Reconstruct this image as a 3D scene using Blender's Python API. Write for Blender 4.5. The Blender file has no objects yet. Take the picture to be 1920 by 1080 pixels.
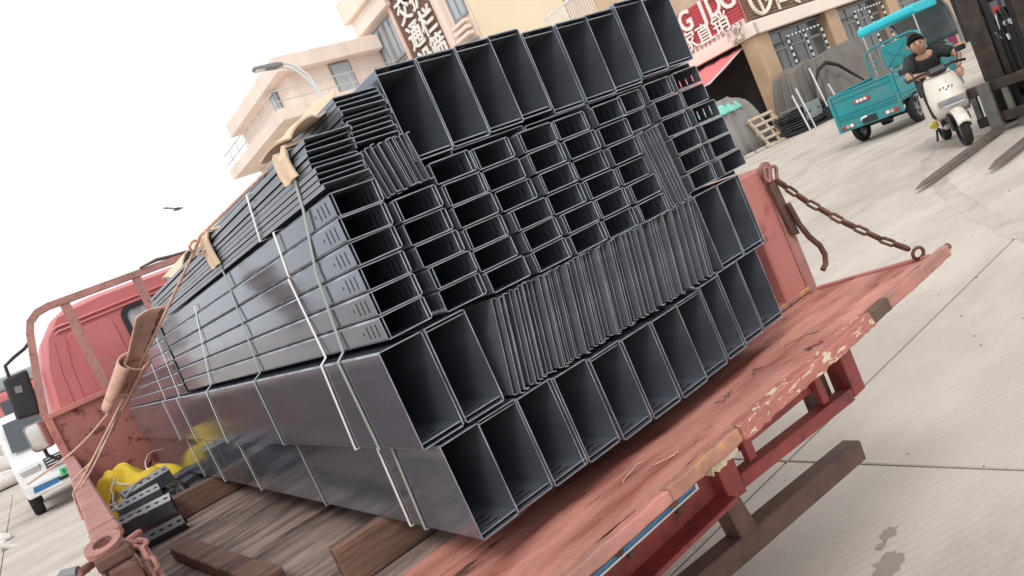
import bpy, math, random
from mathutils import Vector, Matrix, Euler
rnd = random.Random(7)
sc = bpy.context.scene
COL = sc.collection

# ------------------------------------------------------------------ camera
CAM_Z = 1.45
cd = bpy.data.cameras.new('camera')
cam = bpy.data.objects.new('camera', cd); COL.objects.link(cam)
cd.sensor_width = 36.0; cd.lens = 25.947; cd.clip_start = 0.05; cd.clip_end = 2000.0
right = Vector((0.73414153, -0.54515945, -0.40476832))
up = -Vector((-0.38207808, 0.16111037, -0.90997791))
fwd = Vector((0.56129543, 0.82270567, -0.09001566))
m = Matrix((( right.x, up.x, -fwd.x, 0.0), (right.y, up.y, -fwd.y, 0.0), (right.z, up.z, -fwd.z, CAM_Z), (0, 0, 0, 1)))
cam.matrix_world = m
sc.camera = cam

# ------------------------------------------------------------------ overcast sky, weak soft sun, exposure
SUN_EL, SUN_AZ = math.radians(50), math.radians(222)      # azimuth: direction the light comes from, from +X towards +Y
w = bpy.data.worlds.new('World'); sc.world = w; w.use_nodes = True
nt = w.node_tree; bg = nt.nodes['Background']
sky = nt.nodes.new('ShaderNodeTexSky'); sky.sky_type = 'NISHITA'; sky.sun_disc = False
sky.sun_elevation = SUN_EL; sky.sun_rotation = math.radians(90) - SUN_AZ
sky.air_density = 1.0; sky.dust_density = 6.0; sky.ozone_density = 1.0
mx = nt.nodes.new('ShaderNodeMix'); mx.data_type = 'RGBA'; mx.blend_type = 'MIX'
mx.inputs[0].default_value = 0.90
nt.links.new(sky.outputs[0], mx.inputs[6]); mx.inputs[7].default_value = (11.8, 11.9, 12.1, 1)   # bright cloud layer
nt.links.new(mx.outputs[2], bg.inputs[0]); bg.inputs[1].default_value = 0.10
sl = bpy.data.lights.new('sun', 'SUN'); sl.energy = 1.3; sl.angle = math.radians(16); sl.color = (1.0, 0.95, 0.88)
so = bpy.data.objects.new('sun', sl); COL.objects.link(so)
sd = Vector((math.cos(SUN_EL)*math.cos(SUN_AZ), math.cos(SUN_EL)*math.sin(SUN_AZ), math.sin(SUN_EL)))
so.rotation_euler = sd.to_track_quat('Z', 'Y').to_euler(); so.location = (0, 0, 30)
sc.view_settings.view_transform = 'Standard'; sc.view_settings.look = 'None'
sc.view_settings.exposure = 0.0; sc.view_settings.gamma = 1.0; sc.view_settings.use_curve_mapping = False
sc.render.engine = 'CYCLES'
sc.cycles.max_bounces = 8; sc.cycles.diffuse_bounces = 3; sc.cycles.glossy_bounces = 5; sc.cycles.use_denoising = True

# ------------------------------------------------------------------ mesh helper
class G:
    def __init__(s): s.v = []; s.f = []; s.m = []
    def add(s, vs, fs, mi=0):
        b = len(s.v); s.v += [tuple(p) for p in vs]
        for f in fs: s.f.append(tuple(b+i for i in f)); s.m.append(mi)
        return s
    def box(s, c, d, rot=None, mi=0, taper=1.0):
        hx, hy, hz = d[0]/2, d[1]/2, d[2]/2
        vs = [Vector((x*hx*(taper if z > 0 else 1), y*hy*(taper if z > 0 else 1), z*hz)) for z in (-1, 1) for y in (-1, 1) for x in (-1, 1)]
        if rot is not None:
            R = rot if isinstance(rot, Matrix) else Euler(rot).to_matrix()
            vs = [R @ p for p in vs]
        c = Vector(c)
        return s.add([p+c for p in vs], [(0,2,3,1),(4,5,7,6),(0,1,5,4),(2,6,7,3),(0,4,6,2),(1,3,7,5)], mi)
    def bx(s, x0, x1, y0, y1, z0, z1, mi=0):
        return s.box(((x0+x1)/2, (y0+y1)/2, (z0+z1)/2), (x1-x0, y1-y0, z1-z0), None, mi)
    def hexa(s, p, mi=0):   # 8 points: bottom ring 0-3 (ccw), top ring 4-7
        return s.add(p, [(3,2,1,0),(4,5,6,7),(0,1,5,4),(1,2,6,5),(2,3,7,6),(3,0,4,7)], mi)
    def beam(s, a, b, wd, ht, upv=(0,0,1), mi=0):
        a, b = Vector(a), Vector(b); d = (b-a).normalized(); u = Vector(upv)
        r = d.cross(u)
        if r.length < 1e-4: r = d.cross(Vector((1,0,0)))
        r.normalize(); u = r.cross(d)
        vs = []
        for p in (a, b):
            for i, j in ((-1,-1),(1,-1),(1,1),(-1,1)): vs.append(p + r*(i*wd/2) + u*(j*ht/2))
        return s.add(vs, [(3,2,1,0),(4,5,6,7),(0,1,5,4),(1,2,6,5),(2,3,7,6),(3,0,4,7)], mi)
    def tube(s, pts, r, n=8, mi=0, closed=False, flat=None, caps=True):
        pts = [Vector(p) for p in pts]; N = len(pts); b0 = len(s.v)
        rs = r if isinstance(r, (list, tuple)) else [r]*N
        pr = None
        for i, p in enumerate(pts):
            if closed: t = pts[(i+1) % N] - pts[i-1]
            else: t = pts[min(i+1, N-1)] - pts[max(i-1, 0)]
            t.normalize()
            if pr is None:
                u = Vector((0,0,1)) if abs(t.z) < .9 else Vector((1,0,0))
                u = (u - t*u.dot(t)).normalized()
            else: u = (pr - t*pr.dot(t)).normalized()
            pr = u; w_ = t.cross(u)
            for k in range(n):
                a = 2*math.pi*k/n
                s.v.append(tuple(p + u*(math.cos(a)*rs[i]) + w_*(math.sin(a)*rs[i]*(flat or 1))))
        for i in range(N if closed else N-1):
            j = (i+1) % N
            for k in range(n):
                k2 = (k+1) % n
                s.f.append((b0+i*n+k, b0+i*n+k2, b0+j*n+k2, b0+j*n+k)); s.m.append(mi)
        if not closed and caps:
            s.f.append(tuple(b0+k for k in reversed(range(n)))); s.m.append(mi)
            s.f.append(tuple(b0+(N-1)*n+k for k in range(n))); s.m.append(mi)
        return s
    def cyl(s, a, b, r, n=16, mi=0, r2=None):
        return s.tube([a, b], [r, r2 if r2 is not None else r], n, mi)
    def prism(s, poly, fn, d0, d1, mi=0):   # poly 2d ccw, fn(u,v,d)->xyz
        n = len(poly)
        vs = [fn(u, v, d0) for u, v in poly] + [fn(u, v, d1) for u, v in poly]
        fs = [tuple(reversed(range(n))), tuple(range(n, 2*n))] + [(i, (i+1) % n, n+(i+1) % n, n+i) for i in range(n)]
        return s.add(vs, fs, mi)
    def grid(s, fn, nu, nv, mi=0):
        vs = [fn(i/nu, j/nv) for j in range(nv+1) for i in range(nu+1)]
        fs = [(j*(nu+1)+i, j*(nu+1)+i+1, (j+1)*(nu+1)+i+1, (j+1)*(nu+1)+i) for j in range(nv) for i in range(nu)]
        return s.add(vs, fs, mi)
    def loft(s, rings, mi=0, cap=True, closed=True):
        n = len(rings[0]); b = len(s.v)
        for r in rings: s.v += [tuple(p) for p in r]
        for i in range(len(rings)-1):
            for k in range(n if closed else n-1):
                k2 = (k+1) % n
                s.f.append((b+i*n+k, b+i*n+k2, b+(i+1)*n+k2, b+(i+1)*n+k)); s.m.append(mi)
        if cap and closed:
            s.f.append(tuple(b+k for k in reversed(range(n)))); s.m.append(mi)
            s.f.append(tuple(b+(len(rings)-1)*n+k for k in range(n))); s.m.append(mi)
        return s
    def ring(s, c, R, r, ax=(0,0,1), n=24, k=8, mi=0, sx=1, sy=1):
        ax = Vector(ax).normalized(); u = ax.orthogonal().normalized(); v = ax.cross(u); c = Vector(c)
        return s.tube([c + u*(math.cos(2*math.pi*i/n)*R*sx) + v*(math.sin(2*math.pi*i/n)*R*sy) for i in range(n)], r, k, mi, closed=True)
    def mesh(s, name, mats):
        me = bpy.data.meshes.new(name); me.from_pydata(s.v, [], s.f); me.validate(clean_customdata=False)
        for mt in mats: me.materials.append(mt)
        if len(me.polygons) == len(s.m): me.polygons.foreach_set('material_index', s.m)
        me.update(); return me
    def obj(s, name, mats, parent=None, bevel=0, smooth=None, seg=1, sub=0, solid=0, fix=True):
        if not isinstance(mats, (list, tuple)): mats = [mats]
        r = parent
        while r is not None and r.parent is not None: r = r.parent
        if r is not None and r.name in WC:
            l = r.location; s.v = [(a-l.x, b-l.y, c-l.z) for a, b, c in s.v]
        me = s.mesh(name, mats)
        if fix:
            import bmesh
            bm = bmesh.new(); bm.from_mesh(me); bmesh.ops.recalc_face_normals(bm, faces=bm.faces); bm.to_mesh(me); bm.free()
        return put(name, me, parent, bevel, smooth, seg, sub, solid)

def put(name, me, parent=None, bevel=0, smooth=None, seg=1, sub=0, solid=0):
    o = bpy.data.objects.new(name, me); COL.objects.link(o)
    if parent is not None: o.parent = parent
    if smooth is not None:
        me.polygons.foreach_set('use_smooth', [True]*len(me.polygons))
        if smooth < 179: me.set_sharp_from_angle(angle=math.radians(smooth))
    if solid:
        md = o.modifiers.new('solid', 'SOLIDIFY'); md.thickness = solid; md.offset = 0
    if bevel:
        md = o.modifiers.new('bevel', 'BEVEL'); md.width = bevel; md.segments = seg; md.limit_method = 'ANGLE'; md.angle_limit = math.radians(40)
    if sub:
        md = o.modifiers.new('sub', 'SUBSURF'); md.levels = sub; md.render_levels = sub
    return o
WC = set()   # things whose parts are given in world coordinates
def tag(o, label, cat, group=None, kind=None):
    o['label'] = label; o['category'] = cat
    if group: o['group'] = group
    if kind: o['kind'] = kind
    return o
def thing(name, label, cat, loc=(0,0,0), rz=0.0, group=None, wc=False):
    o = bpy.data.objects.new(name, None); COL.objects.link(o); o.empty_display_size = .1
    o.location = loc; o.rotation_euler = (0, 0, rz)
    if wc: WC.add(o.name)
    return tag(o, label, cat, group)
def struct(o): o['kind'] = 'structure'; return o

# ------------------------------------------------------------------ materials
def M(name, col, rough=.6, metal=0.0, var=.12, scale=6.0, col2=None, thr=.55, soft=.08, s2=5.0, bump=0.0, bs=40.0, stretch=(1,1,1),
      rvar=0.0, spec=.5, emit=0.0, coat=0.0, det=6.0, col3=None, thr3=.62, s3=14.0, pos=False):
    mt = bpy.data.materials.new(name); mt.use_nodes = True
    N = mt.node_tree.nodes; L = mt.node_tree.links; b = N['Principled BSDF']
    tc = N.new('ShaderNodeTexCoord'); mp = N.new('ShaderNodeMapping'); mp.inputs['Scale'].default_value = stretch
    L.new(N.new('ShaderNodeNewGeometry').outputs['Position'] if pos else tc.outputs['Object'], mp.inputs[0])
    def noise(sc_, de=det, ro=.6):
        n = N.new('ShaderNodeTexNoise'); n.inputs['Scale'].default_value = sc_; n.inputs['Detail'].default_value = de
        n.inputs['Roughness'].default_value = ro; L.new(mp.outputs[0], n.inputs['Vector']); return n
    n1 = noise(scale)
    cr = N.new('ShaderNodeValToRGB')
    c0 = [max(0, c*(1-var*1.6)) for c in col]; c1 = [min(1, c*(1+var*1.6)) for c in col]
    cr.color_ramp.elements[0].position = .25; cr.color_ramp.elements[0].color = (*c0, 1)
    cr.color_ramp.elements[1].position = .75; cr.color_ramp.elements[1].color = (*c1, 1)
    L.new(n1.outputs[0], cr.inputs[0]); out = cr.outputs[0]
    def layer(out, c, th, s_, sf):
        n = noise(s_, 10, .68); r = N.new('ShaderNodeValToRGB')
        r.color_ramp.elements[0].position = th-sf; r.color_ramp.elements[0].color = (0,0,0,1)
        r.color_ramp.elements[1].position = th+sf; r.color_ramp.elements[1].color = (1,1,1,1)
        L.new(n.outputs[0], r.inputs[0])
        mxx = N.new('ShaderNodeMix'); mxx.data_type = 'RGBA'
        L.new(r.outputs[0], mxx.inputs[0]); L.new(out, mxx.inputs[6]); mxx.inputs[7].default_value = (*c, 1)
        return mxx.outputs[2]
    if col2: out = layer(out, col2, thr, s2, soft)
    if col3: out = layer(out, col3, thr3, s3, .03)
    L.new(out, b.inputs['Base Color'])
    b.inputs['Roughness'].default_value = rough; b.inputs['Metallic'].default_value = metal
    b.inputs['Specular IOR Level'].default_value = spec
    if coat: b.inputs['Coat Weight'].default_value = coat; b.inputs['Coat Roughness'].default_value = .15
    if rvar:
        n = noise(scale*1.7); mr = N.new('ShaderNodeMapRange'); mr.inputs[1].default_value = .3; mr.inputs[2].default_value = .7
        mr.inputs[3].default_value = max(0.02, rough-rvar); mr.inputs[4].default_value = rough+rvar
        L.new(n.outputs[0], mr.inputs[0]); L.new(mr.outputs[0], b.inputs['Roughness'])
    if bump:
        n = noise(bs, 8, .65); bp = N.new('ShaderNodeBump'); bp.inputs['Strength'].default_value = bump; bp.inputs['Distance'].default_value = .01
        L.new(n.outputs[0], bp.inputs['Height']); L.new(bp.outputs[0], b.inputs['Normal'])
    if emit: L.new(out, b.inputs['Emission Color']); b.inputs['Emission Strength'].default_value = emit
    return mt
def glass(name, col=(.05,.06,.07), rough=.05, metal=0.0):
    mt = M(name, col, rough, metal, var=.1, spec=.8); return mt

m_steel = M('coated_steel', (.205,.228,.27), .115, .58, var=.14, scale=3, rvar=.04, stretch=(6,.5,6), col2=(.255,.26,.265), thr=.64, s2=5, soft=.06, col3=(.40,.39,.37), thr3=.72, s3=24)
m_lid = M('coated_steel_lid', (.235,.255,.285), .30, .48, var=.14, scale=4, rvar=.06, stretch=(5,.6,5))
m_edge = M('cut_edge_and_sky_glint', (.30,.33,.37), .45, .3, var=.42, scale=16)  # bare cut rims; also the sky glint painted on the tray chamfers
m_red = M('faded_red_paint', (.50,.19,.165), .62, 0, var=.10, scale=3, col2=(.20,.06,.045), thr=.66, s2=7, soft=.06, bump=.15, bs=60, col3=(.09,.04,.03), thr3=.70, s3=22)
m_lip = M('dirty_edge_paint', (.50,.215,.18), .7, 0, var=.15, scale=5, col2=(.30,.17,.13), thr=.54, s2=6, soft=.07, bump=.3, bs=50, col3=(.13,.075,.06), thr3=.64, s3=11, stretch=(.6,1,1))
m_headboard = M('scratched_red_paint', (.41,.155,.13), .6, 0, var=.10, scale=2.5, col2=(.15,.045,.035), thr=.575, s2=13, soft=.03, bump=.12, bs=50)
m_deepred = M('red_primer', (.30,.055,.05), .55, 0, var=.2, scale=5, col2=(.10,.03,.028), thr=.58, s2=6, bump=.12, bs=60)
m_tail = M('worn_red_floor_paint', (.58,.26,.205), .66, 0, var=.2, scale=4, col2=(.30,.085,.06), thr=.54, s2=4.5, soft=.10, bump=.25, bs=45, stretch=(.55,2.2,1), col3=(.10,.045,.035), thr3=.66, s3=9)
m_rust = M('rusty_steel', (.17,.085,.06), .75, .1, var=.3, scale=14, col2=(.07,.035,.028), thr=.55, s2=12, bump=.3, bs=80)
m_rustpink = M('rust_dusted_red_steel', (.42,.205,.175), .72, .0, var=.14, scale=10, col2=(.24,.115,.09), thr=.60, s2=16, bump=.3, bs=90)
m_browniron = M('brown_iron', (.13,.075,.06), .62, .15, var=.25, scale=9, bump=.2, bs=50)
m_peel = M('peeling_paint', (.43,.16,.135), .7, 0, var=.15, scale=8, col2=(.74,.62,.44), thr=.565, s2=34, soft=.012, bump=.35, bs=40, stretch=(.6,1,2.4), col3=(.15,.08,.06), thr3=.64, s3=16)
m_orange = M('orange_stained_paint', (.42,.20,.145), .7, 0, var=.3, scale=9, col2=(.60,.33,.08), thr=.57, s2=9, soft=.06, col3=(.14,.075,.06), thr3=.62, s3=14, bump=.25, bs=40)
m_cab = M('sun_bleached_cab_paint', (.60,.18,.18), .42, 0, var=.07, scale=1.6, rvar=.08, coat=.15)
m_deck = M('weathered_deck_wood', (.33,.245,.205), .8, 0, var=.30, scale=7, col2=(.075,.05,.042), thr=.54, s2=4.5, soft=.09, bump=.5, bs=30, stretch=(.5,2.6,1), col3=(.42,.35,.31), thr3=.66, s3=9)
m_wood = M('old_timber', (.20,.115,.08), .8, 0, var=.35, scale=8, col2=(.07,.045,.035), thr=.55, s2=5, bump=.4, bs=28, stretch=(.4,4,4))
m_woodcut = M('pale_cut_timber', (.42,.27,.19), .8, 0, var=.25, scale=12, bump=.3, bs=40)
m_conc = M('brushed_concrete', (.52,.468,.41), .85, 0, var=.11, scale=1.3, col2=(.40,.35,.30), thr=.57, s2=.75, soft=.10, bump=.3, bs=60, pos=True, col3=(.30,.265,.23), thr3=.685, s3=7, det=12, stretch=(.55,1.3,1))
def groove(mt):   # faint brushed grooves across the slabs
    N, L = mt.node_tree.nodes, mt.node_tree.links; b = N['Principled BSDF']; old = b.inputs['Normal'].links[0].from_socket
    wv = N.new('ShaderNodeTexWave'); wv.bands_direction = 'Y'; wv.inputs['Scale'].default_value = 9.0; wv.inputs['Distortion'].default_value = .6; wv.inputs['Detail'].default_value = 2
    mp = N.new('ShaderNodeMapping'); mp.inputs['Rotation'].default_value = (0, 0, math.radians(27)); L.new(N.new('ShaderNodeNewGeometry').outputs['Position'], mp.inputs[0]); L.new(mp.outputs[0], wv.inputs[0])
    bp = N.new('ShaderNodeBump'); bp.inputs['Strength'].default_value = .10; bp.inputs['Distance'].default_value = .01
    L.new(wv.outputs['Fac'], bp.inputs['Height']); L.new(old, bp.inputs['Normal']); L.new(bp.outputs[0], b.inputs['Normal'])
groove(m_conc)
m_concbase = M('joint_filler_concrete', (.16,.14,.12), .95, 0, var=.2, scale=.8, pos=True)
m_yard = M('yard_concrete', (.50,.455,.40), .9, 0, var=.1, scale=.3, pos=True)
m_strap = M('white_strapping', (.94,.94,.93), .3, 0, var=.04)
m_gstrap = M('grey_green_strapping', (.36,.41,.38), .35, 0, var=.08)
m_card = M('cardboard', (.74,.57,.41), .85, 0, var=.08, scale=5, bump=.1, bs=40)
m_rope = M('dusty_orange_rope', (.72,.46,.36), .9, 0, var=.25, scale=120, bump=.6, bs=220)
m_pad = M('worn_leather_pad', (.70,.44,.35), .85, 0, var=.15, scale=12, col2=(.45,.25,.18), thr=.6, s2=10, bump=.3, bs=60)
m_offcut = M('dark_offcut_paint', (.085,.09,.105), .45, .15, var=.2, scale=12)
m_black = M('black_plastic', (.022,.022,.025), .45, 0, var=.15)
m_rubber = M('tyre_rubber', (.022,.021,.020), .85, 0, var=.3, scale=20, bump=.2, bs=50)
m_white = M('white_vehicle_paint', (.76,.77,.78), .3, 0, var=.04, coat=.3, col2=(.60,.58,.54), thr=.60, s2=3, soft=.12)
m_glass = glass('dark_glass')
m_grey = M('grey_plastic', (.22,.22,.23), .5, 0, var=.1)
m_alu = M('bright_metal', (.62,.63,.65), .35, .8, var=.1)
m_bolt = M('steel_bolt', (.30,.27,.25), .5, .6, var=.2)
# ================================================================== ground
g = G()
g.grid(lambda u, v: (-700+1400*u, -700+1400*v, -.022), 8, 8)
ground = struct(g.obj('ground', m_concbase, fix=False))
PX, PY = 3.24, 4.6
def slab_mesh(nm, w_, d_):
    gg = G(); e = .006
    gg.bx(e, w_-e, e, d_-e, -.02, 0); return gg.mesh(nm, [m_conc])
sm = slab_mesh('concrete_slab', PX, PY)
for i in range(-4, 12):
    for j in range(-3, 5):
        x, y = 2.38+PX*i, 2.10+PY*j
        o = put('concrete_slab', sm, ground, bevel=.004); o.location = (x, y, 0)
# the yard farther off, where the joints can no longer be told apart
x0, x1, y0, y1 = 2.38-4*PX, 2.38+12*PX, 2.10-3*PY, 2.10+5*PY
g = G()
for a, b, c, d in ((-700, x0, -700, 700), (x1, 700, -700, 700), (x0, x1, -700, y0), (x0, x1, y1, 700)): g.bx(a, b, c, d, -.02, -.001)
g.obj('outer_yard', m_yard, ground, fix=False)
# water spots on the slab
m_wet = M('damp_concrete', (.30,.265,.23), .6, 0, var=.1)
def blot(cx, cy, r, n=22, z=.0015):
    gg = G(); pts = []
    for k in range(n):
        a = 2*math.pi*k/n; q = r*(.6+.55*rnd.random()); pts.append((cx+q*math.cos(a)*1.5, cy+q*math.sin(a)*.75, z))
    gg.add(pts, [tuple(range(n))]); return gg
for i, (x, y, r) in enumerate([(1.955, 1.45, .034), (1.885, 1.44, .020), (1.80, 1.375, .055)]):
    blot(x, y, r).obj('damp_spot', m_wet, ground, fix=False)

# faint tyre tracks and loose grit on the slabs
m_track = M('tyre_dust', (.40,.355,.305), .85, 0, var=.15, scale=3, col2=(.52,.468,.41), thr=.50, s2=2.2, soft=.08, pos=True, det=10, stretch=(.8,1.5,1))
for k, (a, b, c_, wd) in enumerate([((3.1, .2), (6.2, 3.4), (11.5, 5.2), .17), ((4.3, -.3), (7.2, 2.7), (12.3, 4.3), .17), ((2.9, 5.6), (8.0, 6.0), (14.0, 8.6), .2), ((-2.2, 4.0), (-1.7, 9.0), (-1.5, 20.0), .22)]):
    tt = G(); n_ = 30; vs = []
    for q in range(n_+1):
        u = q/n_; p = Vector(a)*(1-u)**2+Vector(b)*2*u*(1-u)+Vector(c_)*u*u; d = ((Vector(b)-Vector(a))*(1-u)+(Vector(c_)-Vector(b))*u).normalized(); s_ = Vector((-d.y, d.x))*(wd/2*(1+.15*math.sin(9*q)))
        vs += [(p.x-s_.x, p.y-s_.y, .0012), (p.x+s_.x, p.y+s_.y, .0012)]
    tt.add(vs, [(2*q, 2*q+1, 2*q+3, 2*q+2) for q in range(n_)]); tt.obj('tyre_track', m_track, ground, fix=False)
gr = G()
for k in range(900):
    x, y = (rnd.uniform(2.2, 13), rnd.uniform(-.5, 8.5)) if k < 700 else (rnd.uniform(-3, 0), rnd.uniform(3, 17))
    q = rnd.uniform(.0015, .0045)*(1.6 if rnd.random() < .05 else 1); gr.box((x, y, q*.5), (q*2, q*1.6, q*1.2), (rnd.random()*.4, rnd.random()*.4, rnd.random()*3))
gr = gr.obj('gravel', M('grit', (.22,.19,.16), .9, 0, var=.4, scale=3, pos=True)); tag(gr, 'loose grit scattered over the pale concrete', 'grit', kind='stuff')

# ================================================================== shop building (corner at 25.5, 16.13)
m_tan = M('tan_render', (.66,.50,.36), .85, 0, col2=(.50,.37,.27), thr=.62, s2=.5, soft=.12, stretch=(1,1,.35), var=.08, scale=.7, bump=.1, bs=6, pos=True)
m_pinkt = M('pink_beige_render', (.88,.76,.67), .85, 0, col2=(.74,.61,.52), thr=.63, s2=.6, soft=.10, stretch=(1,1,.35), var=.05, scale=.5, pos=True)
m_cream = M('cream_render', (.86,.73,.53), .85, 0, var=.03, scale=.4, pos=True)
m_pillar = M('ochre_stone_tile', (.52,.36,.23), .7, 0, var=.12, scale=1.2, pos=True)
m_shopglass = M('shop_glass', (.10,.11,.115), .12, 0, var=.4, scale=.5, spec=.8, pos=True)
m_dark = M('interior_shade', (.02,.018,.017), .9, 0, var=.4, scale=1.2, pos=True)
m_brown = M('brown_slat', (.20,.115,.085), .7, 0, var=.12, scale=2, pos=True)
m_redslat = M('red_slat', (.52,.07,.085), .6, 0, var=.08, scale=1.5, pos=True)
m_letter = M('white_letter', (.88,.85,.80), .5, 0, var=.02)
m_cletter = M('cream_letter', (.86,.79,.66), .5, 0, var=.02)
m_blueglass = M('blue_grey_glass', (.42,.48,.53), .12, 0, var=.1, scale=.4, spec=.8, pos=True)
m_frame = M('grey_window_frame', (.30,.30,.30), .5, 0, var=.1)
XC, YC = 25.5, 16.13
B = thing('shop_building', 'large tan corner building with shopfronts, cornice and dark windows behind the parked tricycle', 'building', (XC, YC, 0), wc=True)
g = G()
g.bx(26.9, 60, 18.6, 42, 0, 17.2)                              # core
g.bx(25.5, 60, YC+.0, 18.6, 4.3, 12.5)                         # upper storeys over the shops
g.bx(25.5, 26.9, 18.6, 24.2, 4.3, 10.2)
g.obj('wall', m_tan, B)
g = G(); g.bx(25.5, 26.9, 24.25, 30.4, 4.3, 17.0); g.obj('cream_wall', m_cream, B)
g = G(); g.bx(25.5, 26.9, 30.45, 40.0, 0, 17.0); g.bx(25.5, 26.9, 21.2, 30.4, 0, 4.25); g.obj('side_wall', m_pinkt, B)
g = G(); g.bx(24.9, 27.2, 36.6, 40.9, 15.45, 16.5); g.bx(24.6, 27.4, 36.0, 41.3, 16.5, 17.9); g.obj('roof_cornice', m_pinkt, B, bevel=.05)
g = G(); g.bx(25.2, 60, YC-.32, YC+.0, 3.84, 4.36); g.bx(25.18, 25.5, YC-.32, 21.2, 3.84, 4.30); g.obj('cornice', m_pinkt, B, bevel=.03)
for i in range(4):                                             # shopfront pillars
    x = 25.32+5.25*i
    g = G(); g.bx(x, x+.98, YC-.12, YC+.5, 0, 3.84); g.obj('pillar', m_pillar, B, bevel=.03)
g = G(); g.bx(25.5, 25.9, 21.25, 22.1, 0, 3.84); g.obj('pillar', m_pillar, B, bevel=.03)
g = G(); g.bx(26.35, 60, YC+.9, YC+1.0, 0, 3.9); g.bx(25.95, 26.0, 16.66, 21.2, 0, 3.83); g.obj('shop_shade_sheet', m_dark, B)  # black sheets stand in for the shade inside the shop bays
for i in range(3):                                             # glazed bays with frames
    x0 = 26.3+5.25*i; x1 = x0+4.27
    wf = G(); n = 3
    wf.bx(x0, x1, YC+.3, YC+.38, 3.05, 3.15); wf.bx(x0, x1, YC+.3, YC+.38, 3.74, 3.84); wf.bx(x0, x1, YC+.3, YC+.38, 0, .12)
    for k in range(n+1): wf.bx(x0+(x1-x0-.08)*k/n, x0+(x1-x0-.08)*k/n+.08, YC+.297, YC+.383, 0, 3.84)
    fr = wf.obj('window', m_frame, B)
    for k in range(n):
        a = x0+(x1-x0-.08)*k/n+.085; b = x0+(x1-x0-.08)*(k+1)/n-.005
        for z0, z1 in ((.13, 3.04), (3.16, 3.73)):
            G().bx(a, b, YC+.33, YC+.345, z0, z1).obj('pane', m_shopglass, fr)
# side windows of the upper storeys, seen over the load
def win(y0, y1, z0, z1, mat=m_blueglass, x=25.5, louvre=0):
    f = G(); t = .12
    f.bx(x-.1, x-.002, y0, y1, z1, z1+t); f.bx(x-.14, x-.002, y0-.1, y1+.1, z0-t, z0)
    f.bx(x-.1, x-.002, y0-t, y0, z0-t, z1+t); f.bx(x-.1, x-.002, y1, y1+t, z0-t, z1+t); f.bx(x-.08, x-.003, (y0+y1)/2-.04, (y0+y1)/2+.04, z0, z1)
    fo = f.obj('window', m_frame if mat is m_blueglass else m_pinkt, B)
    G().bx(x-.03, x-.006, y0, (y0+y1)/2-.045, z0, z1).obj('pane', mat, fo); G().bx(x-.03, x-.006, (y0+y1)/2+.045, y1, z0, z1).obj('pane', mat, fo)
    for k in range(louvre):
        G().bx(x-.55, x-.15, y0-.1, y1+.1, z0-.5-.34*k, z0-.32-.34*k).obj('louvre', m_pinkt, B, bevel=.02)
win(37.3, 38.5, 12.9, 15.2); win(38.75, 39.85, 12.9, 15.2); win(37.3, 38.5, 10.3, 12.6); win(38.75, 39.85, 10.3, 12.6)
win(30.75, 31.85, 12.1, 13.6, louvre=3); win(30.75, 31.85, 9.2, 10.6)
G().bx(25.18, 25.5, 32.35, 32.8, 8, 17).obj('pilaster', m_pinkt, B, bevel=.03)
# small balcony with white railing
bal = G(); bal.bx(23.9, 25.49, 22.3, 24.2, 7.55, 7.8); bo = bal.obj('balcony', m_pinkt, B)
rg = G(); rg.bx(23.9, 23.96, 22.3, 24.2, 8.72, 8.80); rg.bx(23.9, 25.4, 22.3, 22.36, 8.72, 8.80)
for k in range(13): rg.bx(23.91, 23.95, 22.32+.15*k, 22.36+.15*k, 7.8, 8.72)
for k in range(1, 9): rg.bx(23.9+.16*k, 23.94+.16*k, 22.31, 22.35, 7.8, 8.72)
rg.obj('railing', M('white_railing', (.8,.79,.77), .4), bo)
# debris of torn sheet where the awning meets the corner
g = G()
for k in range(14):
    c = (25.2-.25*rnd.random(), YC+.1+.6*rnd.random(), 3.9+.5*rnd.random())
    g.box(c, (.05+.2*rnd.random(), .04+.25*rnd.random(), .03+.1*rnd.random()), (rnd.random()*3, rnd.random()*3, rnd.random()*3))
g.obj('broken_plaster', M('broken_plaster', (.62,.55,.48), .9, 0, var=.3, scale=3), B)

# ---- sign panels and lettering
def text_mesh(body, size, mat, extrude, offset=0.0):
    cu = bpy.data.curves.new('t', 'FONT'); cu.body = body; cu.size = size; cu.extrude = extrude; cu.offset = offset
    cu.align_x = 'CENTER'; cu.align_y = 'CENTER'; cu.resolution_u = 3
    o = bpy.data.objects.new('t', cu); COL.objects.link(o)
    bpy.context.view_layer.update()
    me = bpy.data.meshes.new_from_object(o.evaluated_get(bpy.context.evaluated_depsgraph_get()))
    bpy.data.objects.remove(o); bpy.data.curves.remove(cu)
    me.materials.clear(); me.materials.append(mat)
    return me
def letter(body, size, mat, parent, loc, face, ext=.03, off=0.0, name='letter', sx=1.0, sy=1.0):
    me = text_mesh(body, size, mat, ext, off)
    o = put(name, me, parent); o.location = Vector(loc)-parent.location
    o.rotation_euler = {'-X': (math.pi/2, 0, -math.pi/2), '-Y': (math.pi/2, 0, 0), '+X': (math.pi/2, 0, math.pi/2)}[face]
    o.scale = (sx, sy, 1)
    return o
def slats(parent, mat, horiz, z0, z1, step, th=.05):
    n = int((z1-z0)/step); me = None
    for k in range(n):
        za = z0+step*k
        gg = horiz(za, za+step*.86)
        gg.obj('slat', mat, parent)
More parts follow.
